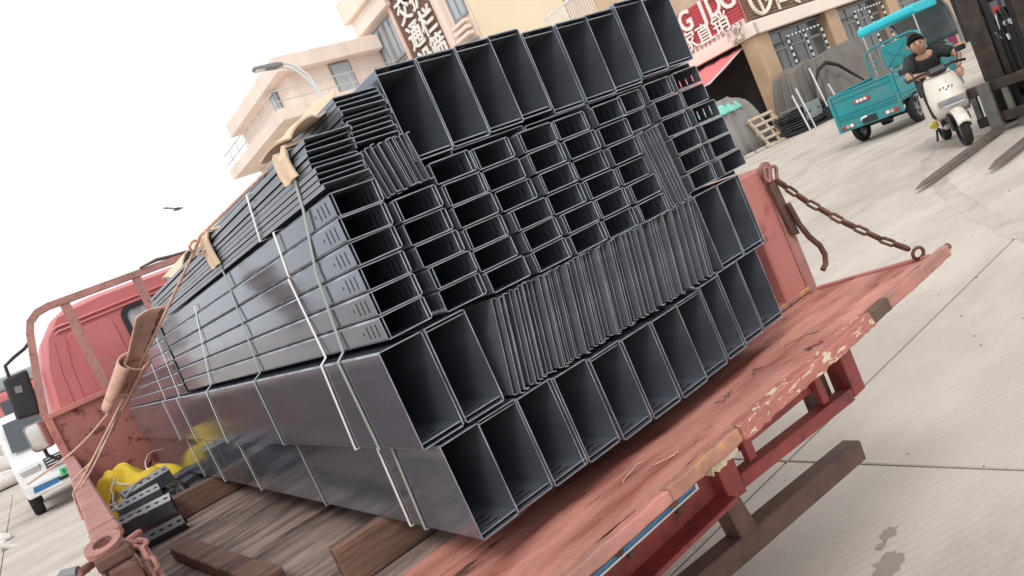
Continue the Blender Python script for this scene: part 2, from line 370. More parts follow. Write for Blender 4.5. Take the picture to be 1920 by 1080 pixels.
# red sign on the side wall
S = thing('red_sign', 'red slatted wall sign with white letters BG JDG above the pink awning', 'sign', (25.4, 19.3, 4.3), wc=True)
G().bx(25.42, 25.49, 16.16, 22.5, 4.32, 6.0).obj('backing', m_redslat, S)
slats(S, m_redslat, lambda a, b: G().bx(25.34, 25.419, 16.16, 22.5, a, b), 4.62, 6.0, .125)
for ch, y, z, s in (('B', 19.20, 5.58, 1.12), ('G', 18.46, 5.58, 1.12), ('J', 17.60, 5.56, 1.12), ('D', 17.06, 5.54, 1.12), ('G', 16.44, 5.52, 1.12)):
    letter(ch, s, m_letter, S, (25.30, y, z), '-X', .03, .022, sx=.82)
for ch, y, z in (('家', 18.66, 4.80), ('直', 17.87, 4.78), ('销', 17.06, 4.80)): letter(ch, .80, m_letter, S, (25.285, y, z), '-X', .02, .010)
m_strip = M('pale_sign_strip', (.80,.70,.66), .6, 0, var=.05)
G().bx(25.33, 25.419, 16.16, 22.5, 4.32, 4.60).obj('lower_strip', m_strip, S)
m_faded = M('faded_red_letter', (.55,.16,.17), .6)
for k in range(12):   # a line of small characters, too small to read
    q = G(); y0 = 16.24+.215*k; rr = random.Random(k)
    for z in (4.375, 4.43, 4.485, 4.54):
        if rr.random() < .8: q.bx(25.318, 25.3295, y0+rr.uniform(0, .03), y0+rr.uniform(.11, .16), z, z+.026)
    q.bx(25.316, 25.3175, y0+rr.uniform(.04, .07), y0+rr.uniform(.08, .10), 4.36, 4.565)
    q.obj('letter', m_faded, S)
# brown sign band with round logo on the front
S = thing('brown_sign', 'brown slatted fascia sign with cream round logo and cut-off lettering over the windows', 'sign', (30, YC-.1, 4.4), wc=True)
G().bx(25.5, 44, YC-.16, YC-.02, 4.38, 7.2).obj('backing', m_brown, S)
slats(S, m_brown, lambda a, b: G().bx(25.5, 44, YC-.22, YC-.161, a, b), 4.42, 7.2, .13)
lg = G(); lg.ring((26.45, YC-.27, 5.28), .78, .075, (0,1,0), 40, 6, sx=1.15, sy=.82)
lg.obj('logo_ring', m_cletter, S)
lg = G(); lg.beam((26.30, YC-.27, 4.55), (26.20, YC-.27, 5.35), .13, .05, (0,1,0)); lg.beam((26.20, YC-.27, 5.38), (26.72, YC-.27, 4.92), .13, .05, (0,1,0)); lg.obj('logo_mark', m_cletter, S)
lg = G()
for a, b in (((27.35, 4.45), (27.35, 5.7)), ((27.35, 4.74), (28.05, 4.74)), ((27.35, 5.05), (28.05, 5.05)), ((28.05, 4.72), (28.05, 5.4)), ((27.35, 5.36), (28.05, 5.36))):
    lg.beam((a[0], YC-.27, a[1]), (b[0], YC-.27, b[1]), .12, .05, (0,1,0))
lg.obj('letter', m_cletter, S)
lg = G()
for a, b in (((28.82, 4.55), (28.82, 5.6)), ((28.6, 4.62), (28.86, 4.50)), ((28.4, 5.3), (29.2, 5.3))): lg.beam((a[0], YC-.27, a[1]), (b[0], YC-.27, b[1]), .13, .05, (0,1,0))
lg.obj('letter', m_cletter, S)
lg = G()
for a, b in (((29.6, 4.55), (29.5, 5.6)), ((29.95, 4.62), (30.35, 4.62)), ((30.35, 4.62), (30.4, 5.4)), ((29.2, 5.5), (30.5, 5.5))): lg.beam((a[0], YC-.27, a[1]), (b[0], YC-.27, b[1]), .13, .05, (0,1,0))
lg.obj('letter', m_cletter, S)
# tall vertical sign on the upper side wall
S = thing('vertical_sign', 'tall brown ribbed sign with two columns of white characters high on the wall', 'sign', (25.4, 34.8, 9), wc=True)
G().bx(25.36, 25.49, 32.95, 36.75, 8.6, 16.9).obj('backing', m_brown, S)
slats(S, m_brown, lambda a, b: G().bx(25.28, 25.359, 32.95, 36.75, a, b), 8.62, 16.9, .17)
fr = G(); fr.bx(25.2, 25.495, 36.76, 37.05, 8.5, 17.1); fr.bx(25.2, 25.495, 32.82, 32.94, 8.5, 17.1); fr.obj('sign_frame', M('pink_sign_frame', (.82,.58,.52), .6), S)
for ch, y, z in (('交', 35.55, 14.55), ('通', 35.45, 12.95), ('设', 35.40, 11.35), ('护', 33.95, 14.65), ('栏', 33.85, 13.05), ('筛', 33.80, 11.50)):
    letter(ch, 1.55, m_letter, S, (25.20, y, z), '-X', .05, .028)
# pink awning over the side bay
A = thing('awning', 'pink fabric awning on the side bay below the red sign', 'awning', (24.2, 19, 2.8), wc=True)
m_awn = M('pink_awning_cloth', (.78,.20,.22), .8, 0, var=.05, scale=1)
g = G(); g.grid(lambda u, v: (25.45-2.6*v, 16.75+4.6*u, 3.70-.80*v-.10*math.sin(math.pi*v)+.02*math.sin(u*40)), 30, 8); g.obj('canopy', m_awn, A, smooth=179, solid=.01)
g = G(); g.tube([(25.45, 16.72, 3.66), (22.85, 16.72, 2.87), (22.85, 21.35, 2.87)], .03, 6); g.obj('awning_frame', m_white, A)
# striped display stands in front of the glazing
m_stripe = bpy.data.materials['black_plastic']
def stand(x, w_, label):
    t = thing('striped_stand', label, 'stand', (x, YC-.35, 0), group='striped stands in front of the shop windows', wc=True)
    for k in range(3):
        xx = x + w_*k/2
        p = G()
        for q in range(26): p.cyl((xx, YC-.35, .13*q), (xx, YC-.35, .13*q+.13), .045, 8, mi=q % 2)
        p.obj('post', [m_white, m_black], t)
    p = G()
    for q in range(18): p.cyl((x+w_*q/18, YC-.35, 3.38), (x+w_*(q+1)/18, YC-.35, 3.38), .045, 8, mi=q % 2)
    p.obj('top_rail', [m_white, m_black], t)
stand(26.95, 2.5, 'black and white striped stand before the window left of the second pillar')
stand(32.3, 2.5, 'black and white striped stand before the window right of the second pillar')

# ================================================================== far building with balcony
F = thing('balcony_building', 'pale pink beige house with flat roof and railed balcony far behind the load', 'building', (23, 42, 0), wc=True)
G().bx(18.9, 34, 40, 50, 0, 14.05).obj('wall', m_pinkt, F)
G().bx(18.2, 25.35, 39.3, 50.5, 14.05, 14.95).obj('roof', m_pinkt, F, bevel=.04)
G().bx(25.4, 34, 39.9, 50.2, 14.06, 14.7).obj('roof_parapet', m_pinkt, F, bevel=.04)
b1 = G(); b1.bx(16.95, 34, 38.4, 39.99, 11.2, 11.85); b1.bx(16.95, 18.89, 39.99, 50, 11.2, 11.85); bo = b1.obj('balcony', m_pinkt, F)
rg = G(); m_rail = M('dull_white_railing', (.62,.60,.58), .5)
for z in (12.85, 12.25): rg.tube([(34, 38.5, z), (17.05, 38.5, z), (17.05, 50, z)], .035, 5)
for k in range(11): rg.cyl((17.05+1.6*k, 38.5, 11.85), (17.05+1.6*k, 38.5, 12.85), .03, 5)
for k in range(7): rg.cyl((17.05, 38.5+1.7*k, 11.85), (17.05, 38.5+1.7*k, 12.85), .03, 5)
rg.obj('railing', m_rail, bo)
for x0, x1 in ((21.75, 22.95), (26.6, 27.9)):
    d = G(); d.bx(x0-.1, x1+.1, 39.9, 39.998, 11.86, 14.0); do = d.obj('window', m_frame, F)
    G().bx(x0, x1, 39.86, 39.897, 11.95, 13.9).obj('pane', m_blueglass, do)
d = G(); d.bx(18.8, 18.897, 42, 43.3, 11.86, 13.9); do = d.obj('door', m_frame, F); G().bx(18.76, 18.797, 42.1, 43.2, 11.95, 13.8).obj('pane', m_blueglass, do)
bird = G()
bird.loft([[(-.12,0,0),(-.12,.0,.01),(-.12,.01,.0)], [(0,-.05,-.02),(0,.0,.05),(0,.05,-.02)], [(.14,-.015,0),(.14,0,.02),(.14,.015,0)]])
bird.add([(-.02,.03,.02),(.07,.03,.02),(-.05,.36,.12),(-.14,.34,.10)], [(0,1,2,3)]); bird.add([(-.02,-.03,.02),(.07,-.03,.02),(-.05,-.36,.02),(-.14,-.34,.0)], [(0,1,2,3)])
o = bird.obj('bird', M('dark_plumage', (.06,.06,.06), .8)); o.location = (4.50, 17.6, 4.63); o.rotation_euler = (.2, 0, .3)
tag(o, 'small dark bird flying in the white sky', 'bird')
# street lamp
Lp = thing('street_lamp', 'white street lamp with twin curved arm reaching left over the load', 'street lamp', (10.5, 20, 0), wc=True)
g = G(); g.tube([(10.5, 20, 0), (10.35, 20, 3.5), (10.21, 20, 6.75)], [.11, .09, .075], 12); g.obj('pole', m_white, Lp, smooth=60)
for dz, dx in ((0, 0), (.17, .04)):
    g = G(); pts = [(10.21+dx, 20, 6.7), (10.17+dx, 20, 7.1+dz*.5), (10.06+dx, 20, 7.45+dz), (9.85, 20, 7.76+dz), (9.65, 20, 7.92+dz*.8), (9.38, 20, 8.0+dz*.6)]
    g.tube(pts, .04, 8); g.obj('arm', m_white, Lp, smooth=60)
g = G(); g.loft([[(9.5,19.9,8.0),(9.5,20.1,8.0),(9.5,20.1,8.1),(9.5,19.9,8.1)], [(9.3,19.86,7.99),(9.3,20.14,7.99),(9.3,20.12,8.13),(9.3,19.88,8.13)], [(8.62,19.88,8.05),(8.62,20.12,8.05),(8.62,20.1,8.14),(8.62,19.9,8.14)]])
lh = g.obj('lamp_head', m_grey, Lp, bevel=.02); G().bx(8.66, 8.95, 19.9, 20.1, 8.015, 8.045).obj('lens', m_white, lh)
# ================================================================== flatbed truck
T = thing('flatbed_truck', 'red flatbed truck with lowered tailgate, rusty rear frame and faded cab', 'truck', (1.1, 3.4, 0), wc=True)
ZD = .82
# deck of cross planks
ZK = .795   # wooden deck, a little below the steel rear sill
G().bx(.10, 2.09, 1.472, 1.598, ZD-.06, ZD-.002).obj('rear_sill', m_tail, T, bevel=.004)
g = G(); g.bx(.10, 2.10, 1.60, 5.30, ZK-.06, ZK-.032); deck = g.obj('deck', m_browniron, T)
y = 1.60; k = 0
while y < 5.26:
    wdt = .135+.06*rnd.random(); y2 = min(y+wdt, 5.29)
    p = G(); dz = .004*rnd.random()
    p.bx(.11, 2.08, y+.002, y2-.003, ZK-.031, ZK-.004+dz)
    p.obj('deck_plank', m_deck, deck, bevel=.003); y = y2
# lowered tailgate, tilted a little upwards on its chain
def tilt(gg, a=math.radians(5.2)):
    gg.v = [(x, 1.452+(y-1.452)*math.cos(a)+(z-ZD)*math.sin(a), ZD-(y-1.452)*math.sin(a)+(z-ZD)*math.cos(a)) for x, y, z in gg.v]; return gg
tg = G()
tg.grid(lambda u, v: (.10+1.995*u, 1.076+.376*v, ZD+.0025*math.sin(u*19)*math.sin(v*3.1)+.002*math.sin(u*47+v*9)), 60, 12); tail = tilt(tg).obj('tailgate', m_tail, T, smooth=179, fix=False)
p = G(); p.bx(.10, 2.095, 1.076, 1.451, ZD-.035, ZD-.006); tilt(p).obj('tailgate_core', m_red, tail)
p = G(); p.bx(.10, 2.09, 1.454, 1.470, ZD-.045, ZD-.012); p.obj('hinge_strip', m_rust, tail)
for x in (.35, .95, 1.55, 2.05):
    h = G(); h.cyl((x-.06, 1.461, ZD-.035), (x+.06, 1.461, ZD-.035), .016, 10); h.obj('hinge', m_rust, tail, smooth=40)
def wobble_bar(x0, x1, y0, y1, z0, z1, n, amp, seed):
    r = random.Random(seed); rings = []
    for i in range(n+1):
        x = x0+(x1-x0)*i/n; a = [amp*(r.random()-.5) for _ in range(6)]
        rings.append([(x, y0+a[0], z0+a[1]), (x, y1, z0+a[2]), (x, y1+a[3]*.3, z1+a[4]), (x, y0+a[5], z1+a[4])])
    return tilt(G().loft(rings))
tilt(G().bx(.10, 2.10, 1.0545, 1.0755, .790, .812)).obj('edge_groove', m_rust, tail)
wobble_bar(.10, .84, 1.028, 1.054, .803, .831, 20, .0035, 1).obj('edge_bar', m_lip, tail, bevel=.003)
wobble_bar(.8405, 1.072, 1.0275, 1.0542, .802, .832, 10, .004, 5).obj('stained_edge_bar', m_orange, tail, bevel=.003)
wobble_bar(1.076, 1.645, 1.022, 1.0535, .799, .836, 34, .0055, 2).obj('peeling_splice_plate', m_peel, tail, bevel=.003)
wobble_bar(1.752, 2.135, 1.030, 1.054, .800, .834, 12, .004, 3).obj('edge_bar', m_lip, tail, bevel=.003)
wobble_bar(1.648, 1.7515, 1.0295, 1.0542, .799, .8345, 4, .003, 9).obj('bare_edge_bar', m_browniron, tail, bevel=.003)
p = G(); p.bx(2.098, 2.118, 1.076, 1.451, ZD-.03, ZD+.008); tilt(p).obj('side_bar', m_red, tail, bevel=.003)
p = G(); p.cyl((2.136, 1.05, .82), (2.165, 1.045, .822), .011, 8); tilt(p).obj('latch_pin', m_rust, tail, smooth=40)
wobble_bar(.97, 1.06, 1.045, 1.066, .784, .799, 10, .008, 4).obj('splintered_board', M('splintered_ply', (.66,.57,.42), .9, 0, var=.25, scale=20, bump=.4), tail)
for i in range(6):   # scraps of twine and wire lying on the tailgate
    pts = []; x = .66+.30*rnd.random()+.16*i; yy = 1.10+.14*rnd.random()
    for q in range(7): pts.append((x, yy, ZD+.004)); x += .035*(rnd.random()-.2); yy += .05*(rnd.random()-.5); yy = min(max(yy, 1.09), 1.40)
    tilt(G().tube(pts, .0012, 4)).obj('twine_scrap', m_rope if i < 2 else m_rust, tail)
# blue reflector board under the edge
bl = G(); bl.bx(.66, 1.045, 1.19, 1.205, .735, .768); bb = bl.obj('blue_board', M('blue_board', (.03,.20,.42), .5, 0, var=.1), T, bevel=.008, seg=3)
bl = G(); bl.bx(.652, 1.053, 1.1915, 1.2035, .7300, .7345); bl.bx(.652, .6595, 1.1915, 1.2035, .7345, .768); bl.bx(1.0455, 1.053, 1.1915, 1.2035, .7345, .760); bl.obj('board_rim', M('pale_rim', (.62,.62,.64), .5), bb)
for x in (.785, .965): G().cyl((x, 1.182, .752), (x, 1.19, .752), .013, 10).obj('bolt', m_rust, bb)
G().bx(.66, 1.05, 1.206, 1.30, .745, .785).obj('board_bracket', m_browniron, T)
# rear cross member: C channel and open frame
cm = G(); cm.bx(.12, 1.352, 1.47, 1.482, .50, .735); cm.bx(.12, 1.352, 1.40, 1.469, .498, .512); cm.bx(.12, 1.352, 1.42, 1.469, .70, .734)
cm = cm.obj('cross_member', m_deepred, T, bevel=.002)
for x in (.66, .80, 1.0, 1.2): G().cyl((x, 1.455, .56), (x, 1.469, .56), .012, 8).obj('bolt', m_rust, cm)
p = G(); p.hexa([(1.35,1.43,.49),(1.425,1.43,.48),(1.425,1.50,.48),(1.35,1.50,.49),(1.352,1.43,.735),(1.427,1.43,.735),(1.427,1.50,.735),(1.352,1.50,.735)])
p.obj('bracket_post', m_deepred, T, bevel=.003)
p = G(); p.hexa([(1.375,1.47,.34),(1.455,1.47,.33),(1.455,1.53,.33),(1.375,1.53,.34),(1.36,1.47,.489),(1.425,1.47,.479),(1.425,1.53,.479),(1.36,1.53,.489)])
p.obj('bracket_post', m_browniron, T, bevel=.003)
rf = G(); rf.beam((1.426, 1.455, .512), (2.04, 1.455, .466), .05, .042); rf = rf.obj('lower_rail', m_deepred, T, bevel=.003)
G().beam((1.43, 1.475, .585), (1.90, 1.475, .568), .02, .035).obj('upper_rail', m_deepred, T, bevel=.002)
for x, z in ((1.51, .507), (1.91, .478)): G().bx(x-.018, x+.018, 1.44, 1.462, z+.026, .64).obj('stud', m_deepred, T, bevel=.002)
G().bx(2.045, 2.115, 1.43, 1.50, .452, .735).obj('end_post', m_deepred, T, bevel=.003)
G().bx(1.92, 2.044, 1.51, 1.53, .46, .735).obj('end_plate', m_browniron, T)
ub = G(); ub.beam((.25, 1.50, .425), (2.03, 1.50, .268), .066, .068); ub.obj('underrun_bar', m_browniron, T, bevel=.004)
G().bx(.62, .70, 1.47, 1.53, .42, .74).obj('bracket_post', m_browniron, T, bevel=.003)
for x in (.62, 1.5): G().bx(x-.04, x+.04, 1.54, 6.8, .52, .71).obj('chassis_rail', m_browniron, T, bevel=.004)
for yy in (2.2, 3.0, 3.8, 4.6): G().bx(.14, 2.06, yy-.04, yy+.04, .712, .733).obj('floor_bearer', m_browniron, T)
def wheel(parent, x, yy, r, wd, axis='x', rim=m_grey):
    t = G(); prof = [(-wd/2, r*.62), (-wd/2, r*.93), (-wd*.36, r), (wd*.36, r), (wd/2, r*.93), (wd/2, r*.62)]
    n = 28
    rings = [[(x+a, yy+q*math.cos(2*math.pi*i/n), r+q*math.sin(2*math.pi*i/n)) for a, q in prof] for i in range(n)]
    t.loft(rings+[rings[0]], cap=False)
    to = t.obj('tyre', m_rubber, parent, smooth=50)
    c = G(); c.cyl((x-wd*.35, yy, r), (x+wd*.35, yy, r), r*.61, 20); c.obj('rim', rim, to, smooth=40)
wheel(T, .35, 4.35, .38, .22); wheel(T, 1.85, 4.35, .38, .22); wheel(T, .35, 6.55, .38, .2); wheel(T, 1.85, 6.55, .38, .2)
# left side board (slightly splayed), rounded top rail
def xl(yy): return .012+.088*(yy-1.6)/3.1
def sideb(y0, y1, x_in, x_out, z0, z1, m_, nm, par, bev=.004):
    q = G(); q.hexa([(xl(y0)+x_in, y0, z0), (xl(y0)+x_out, y0, z0), (xl(y1)+x_out, y1, z0), (xl(y1)+x_in, y1, z0), (xl(y0)+x_in, y0, z1), (xl(y0)+x_out, y0, z1), (xl(y1)+x_out, y1, z1), (xl(y1)+x_in, y1, z1)])
    return q.obj(nm, m_, par, bevel=bev)
sb = sideb(1.80, 5.32, .012, .045, .79, 1.17, m_red, 'side_board', T)
sideb(1.93, 5.33, 0, .058, 1.171, 1.20, m_rustpink, 'top_rail', sb, .006)
sideb(1.80, 1.90, -.002, .060, 1.168, 1.196, m_rustpink, 'rail_end', sb, .006)
sideb(1.895, 1.932, .004, .054, 1.172, 1.186, m_rust, 'weld_seam', sb, .004)
for yy in (2.4, 3.2, 4.0, 4.8): sideb(yy, yy+.06, -.004, .0115, .80, 1.17, m_red, 'stiffener', sb)
# rear left latch: eye plate, spring, lever, chain
post = sideb(1.585, 1.78, .0, .058, .79, 1.160, m_rustpink, 'corner_post', T, .006)
def oval_plate(c, R, r_in, th, ax, nm, m_, par, sq=1.0):
    q = G(); n = 24; ax = Vector(ax).normalized(); u = ax.orthogonal().normalized(); v = ax.cross(u); c = Vector(c)
    P_ = lambda rr, a, h: tuple(c+u*(rr*math.cos(a))+v*(rr*sq*math.sin(a))+ax*h)
    rings = []
    for i in range(n+1):
        a = 2*math.pi*i/n; rings.append([P_(r_in, a, 0), P_(R, a, 0), P_(R, a, th), P_(r_in, a, th)])
    q.loft(rings, cap=False); return q.obj(nm, m_, par, smooth=40)
lt = G(); lt.bx(.004, .066, 1.58, 1.70, 1.1605, 1.184); latch = lt.obj('latch', m_rust, T, bevel=.003)
oval_plate((.030, 1.63, 1.192), .036, .019, .012, (0, -.35, 1), 'eye_plate', m_rustpink, latch, .85)
def link(c, d, nrm, ln=.045, wd=.024, r=.0045, n=14, k=6):
    c, d, nrm = Vector(c), Vector(d).normalized(), Vector(nrm)
    nrm = (nrm - d*nrm.dot(d)).normalized(); s_ = d.cross(nrm)
    pts = []
    for i in range(n):
        a = 2*math.pi*i/n; ca, sa = math.cos(a), math.sin(a)
        pts.append(c + d*(math.copysign(max(0, ln/2-wd/2), ca)+ca*(wd/2-r)) + s_*(sa*(wd/2-r)))
    return G().tube(pts, r, k, closed=True)
def chain(pts, par, m_, ln=.045, wd=.024, r=.0045, name='chain_link'):
    pts = [Vector(p) for p in pts]; acc = 0; i = 0; pitch = ln-2*r; out = []
    segs = [(pts[j], pts[j+1]) for j in range(len(pts)-1)]; tot = sum((b-a).length for a, b in segs)
    for q in range(int(tot/pitch)):
        s_ = pitch*(q+.5); 
        for a, b in segs:
            L_ = (b-a).length
            if s_ <= L_: break
            s_ -= L_
        d = (b-a).normalized(); c = a+d*s_
        nr = Vector((0,0,1)) if q % 2 else d.cross(Vector((0,0,1)))
        nr = Matrix.Rotation(.5+.3*(rnd.random()-.5), 3, d) @ nr
        link(c, d, nr, ln, wd, r).obj(name, m_, par, smooth=60)
chain([(.062, 1.66, 1.178), (.085, 1.62, 1.165), (.083, 1.575, 1.12), (.075, 1.565, 1.02)], latch, m_rustpink, .040, .026, .0055)
chain([(.06, 1.60, 1.15), (.068, 1.57, 1.10), (.06, 1.56, 1.0)], latch, m_rust, .036, .024, .005)
lk = link((.075, 1.70, 1.17), (1, .3, .1), (0, 1, 1), .055, .024, .005); lk.obj('chain_link', m_rustpink, latch, smooth=60)
sp = []
for i in range(90): a = i*.52; sp.append((.035+.017*math.cos(a), 1.575+.017*math.sin(a), 1.145-.0015*i))
G().tube(sp, .0034, 5).obj('spring', m_bolt, latch, smooth=60)
q = G(); q.bx(.008, .064, 1.552, 1.5525+.012, .98, 1.155); q.bx(.006, .013, 1.56, 1.60, 1.0, 1.16); q.bx(.058, .065, 1.56, 1.60, 1.0, 1.16); q.obj('spring_cage', m_rust, latch, bevel=.002)
q = G(); q.tube([(.004, 1.70, 1.165), (-.022, 1.66, 1.168), (-.032, 1.62, 1.14), (-.022, 1.585, 1.10), (-.008, 1.57, 1.06)], [.008, .010, .011, .011, .009], 8, flat=.6); q.obj('lever', m_rustpink, latch, smooth=60)
q = G(); q.tube([(-.024, 1.655, 1.172), (-.046, 1.668, 1.178), (-.056, 1.672, 1.172)], [.012, .012, .009], 8); q.obj('lever_tab', m_grey, latch, smooth=60)
q = G(); q.tube([(.0, 1.565, 1.10), (.004, 1.555, 1.085), (.006, 1.553, 1.06)], [.012, .022, .018], 10); q.obj('pivot_knob', m_deepred, latch, smooth=60)
# right side board with corner post, handle and tailgate chain
rb = G(); rb.bx(2.075, 2.11, 1.60, 5.32, .79, 1.245); rb = rb.obj('side_board', m_red, T, bevel=.004)
G().bx(1.965, 2.085, 1.475, 1.598, .822, 1.262).obj('corner_post', m_red, T, bevel=.006)
G().bx(2.087, 2.135, 1.470, 1.604, .80, 1.262).obj('post_edge', m_rustpink, T, bevel=.005)
G().bx(1.90, 2.074, 1.64, 1.66, .822, 1.20).obj('inner_plate', m_red, rb, bevel=.003)
q = G(); q.bx(1.84, 2.13, 1.47, 1.60, .8215, .838); q.obj('corner_foot', m_orange, T, bevel=.003)
h = G(); h.hexa([(2.095,1.452,1.02),(2.130,1.452,1.01),(2.130,1.469,1.01),(2.095,1.469,1.02),(2.075,1.452,1.20),(2.115,1.452,1.21),(2.115,1.469,1.21),(2.075,1.469,1.20)]); hd = h.obj('latch_plate', m_browniron, T, bevel=.003)
h = G(); h.tube([(2.115, 1.445, 1.12), (2.125, 1.44, 1.04), (2.135, 1.43, .99), (2.155, 1.42, .95), (2.163, 1.42, .915), (2.155, 1.425, .885), (2.135, 1.43, .872)], .0095, 8); h.obj('handle', m_rust, hd, smooth=60)
oval_plate((2.10, 1.462, 1.245), .030, .012, .012, (0, 1, .3), 'eye_plate', m_rustpink, hd)
chain([(2.112, 1.45, 1.205), (2.110, 1.38, 1.115), (2.105, 1.28, 1.015), (2.10, 1.18, .932), (2.10, 1.11, .884)], hd, m_rust, .052, .028, .0052)
link((2.085, 1.455, 1.235), (.3, 0, 1), (0, 1, 0), .06, .034, .006).obj('chain_link', m_rustpink, hd, smooth=60)
link((2.118, 1.455, 1.225), (.2, -.2, 1), (1, 1, 0), .065, .032, .006).obj('chain_link', m_rustpink, hd, smooth=60)
G().ring((2.10, 1.10, .874), .017, .005, (.6, 1, .2)).obj('chain_ring', m_rust, tail, smooth=60)
# headboard and ladder rack
YH = 5.35
hb = G(); hb.bx(.165, 2.06, YH-.008, YH+.012, .80, 1.455); hb = hb.obj('headboard', m_headboard, T)
f = G(); f.bx(.12, 2.10, YH-.03, YH+.03, 1.456, 1.49); f.bx(.12, .164, YH-.03, YH+.03, .80, 1.456); f.bx(2.061, 2.10, YH-.03, YH+.03, .80, 1.456); f.obj('headboard_frame', m_red, hb, bevel=.004)
for x in (.62, 1.1, 1.58): G().bx(x-.002, x+.002, YH-.0105, YH-.0085, .80, 1.455).obj('seam', m_rust, hb)
rack = G(); pts = [(.135, YH, 1.485), (.185, YH, 1.70), (.262, YH, 1.98), (.29, YH, 2.045), (.345, YH, 2.085), (.41, YH, 2.098), (1.1, YH, 2.10), (1.79, YH, 2.098), (1.855, YH, 2.085), (1.91, YH, 2.045), (1.938, YH, 1.98), (2.0, YH, 1.72), (2.07, YH, 1.485)]
rings = []
for i, p in enumerate(pts):
    t_ = (Vector(pts[min(i+1, len(pts)-1)])-Vector(pts[max(i-1, 0)])).normalized(); n_ = Vector((0,1,0)).cross(t_); p = Vector(p)
    rings.append([p-n_*.021+Vector((0,-.0225,0)), p+n_*.021+Vector((0,-.0225,0)), p+n_*.021+Vector((0,.0225,0)), p-n_*.021+Vector((0,.0225,0))])
rack.loft(rings)
rack = rack.obj('ladder_rack', m_rustpink, T)
for x in (.50, .94, 1.38, 1.76): G().bx(x-.027, x+.027, YH-.018, YH+.018, 1.491, 2.078).obj('upright', m_rustpink, rack, bevel=.003)
G().tube([(.98, YH-.03, 2.125), (1.1, YH-.02, 2.14), (1.2, YH, 2.13), (1.3, YH-.01, 2.128)], [.006, .012, .012, .006], 8).obj('torn_cover', m_browniron, rack, smooth=60)
# cab
YB = 5.62
def cabring(yy, inset, ztop):
    L0, Lm, Lt = .17+inset, .25+inset, .40+inset
    pts = [(L0, .85), (L0+.01, 1.45), (Lm-.02, 1.75), (Lm+.05, 1.93), (Lt, 2.04), (Lt+.12, ztop-.015), (Lt+.28, ztop)]
    full = pts + [(2.2-a, b) for a, b in reversed(pts)]
    return [(a, yy, b) for a, b in full]
c = G(); c.loft([cabring(YB+.02, .035, 2.085), cabring(YB, .05, 2.075)][::-1] + [cabring(YB+.07, .008, 2.105), cabring(YB+.3, 0, 2.125), cabring(YB+1.1, .0, 2.13), cabring(YB+1.55, .02, 2.05), cabring(YB+1.75, .05, 1.5)])
cab = c.obj('cab', m_cab, T, smooth=38)
# pressed details on the back panel
def rrect(x0, x1, z0, z1, r, n=5):
    pts = []
    for cx, cz, a0 in ((x1-r, z1-r, 0), (x0+r, z1-r, 90), (x0+r, z0+r, 180), (x1-r, z0+r, 270)):
        for i in range(n+1): a = math.radians(a0+90*i/n); pts.append((cx+r*math.cos(a), cz+r*math.sin(a)))
    return pts
pn = G(); pn.prism(rrect(.45, .735, 1.30, 1.925, .05), lambda u, v, d: (u, YB+d, v), -.012, .0); pn.obj('pressed_panel', m_cab, cab, bevel=.008, seg=2)
pn = G(); pn.prism(rrect(1.465, 1.75, 1.30, 1.925, .05), lambda u, v, d: (u, YB+d, v), -.012, .0); pn.obj('pressed_panel', m_cab, cab, bevel=.008, seg=2)
for z, yy in ((1.985, -.012), (1.955, -.006)): G().tube([(.33, YB+.05, z-.05), (.42, YB+yy, z), (1.1, YB+yy, z+.012), (1.78, YB+yy, z), (1.87, YB+.05, z-.05)], .009, 6).obj('gutter_ridge', m_cab, cab, smooth=60)
for x in (.33, .395): G().tube([(x-.03, YB+.002, 1.25), (x, YB+.0, 1.7), (x+.04, YB+.003, 1.90)], .007, 6).obj('pressed_rib', m_cab, cab, smooth=60)
wn = G(); out = rrect(.79, 1.41, 1.50, 1.955, .07); inn = rrect(.825, 1.375, 1.535, 1.92, .05)
n = len(out); vs = [(a, YB-.018, b) for a, b in out]+[(a, YB-.018, b) for a, b in inn]+[(a, YB, b) for a, b in out]+[(a, YB-.004, b) for a, b in inn]
wn.add(vs, [(i, (i+1) % n, n+(i+1) % n, n+i) for i in range(n)]+[(2*n+i, 2*n+(i+1) % n, (i+1) % n, i) for i in range(n)]+[(n+i, n+(i+1) % n, 3*n+(i+1) % n, 3*n+i) for i in range(n)])
wo = wn.obj('window', m_black, cab, smooth=40)
G().add([(a, YB-.006, b) for a, b in inn], [tuple(range(n))]).obj('pane', M('cab_rear_glass', (.40,.43,.46), .08, 0, var=.25, scale=3, spec=.8), wo)
# left mirrors on bent arms
ma = G(); ma.tube([(.26, 5.85, 1.98), (.22, 5.83, 1.95), (.14, 5.82, 1.92), (.08, 5.82, 1.89), (.07, 5.82, 1.80)], .011, 8); arm = ma.obj('mirror_arm', m_black, T, smooth=60)
mr = G(); mr.hexa([(0,5.78,1.535),(.138,5.78,1.515),(.138,5.83,1.515),(0,5.83,1.535),(.03,5.78,1.81),(.178,5.78,1.82),(.178,5.83,1.82),(.03,5.83,1.81)]); mo = mr.obj('mirror_shell', m_black, arm, bevel=.02, seg=3)
G().box((.085, 5.777, 1.715), (.04, .004, .045), (0, .2, 0)).obj('mirror_badge', m_grey, mo)
ma = G(); ma.tube([(.22, 6.63, 1.20), (.12, 6.62, 1.16), (.07, 6.63, 1.22), (.07, 6.63, 1.30)], .014, 8); arm2 = ma.obj('mirror_arm', m_black, T, smooth=60)
mr = G(); mr.prism(rrect(0, .16, 1.27, 1.485, .04), lambda u, v, d: (u, 6.57+d, v), 0, .05); mo = mr.obj('mirror_shell', m_grey, arm2, bevel=.01)
G().prism(rrect(.012, .148, 1.282, 1.473, .035), lambda u, v, d: (u, 6.565+d, v), 0, .004).obj('mirror_face', M('mirror_face', (.8,.8,.8), .06, 1.0, var=.02), mo)
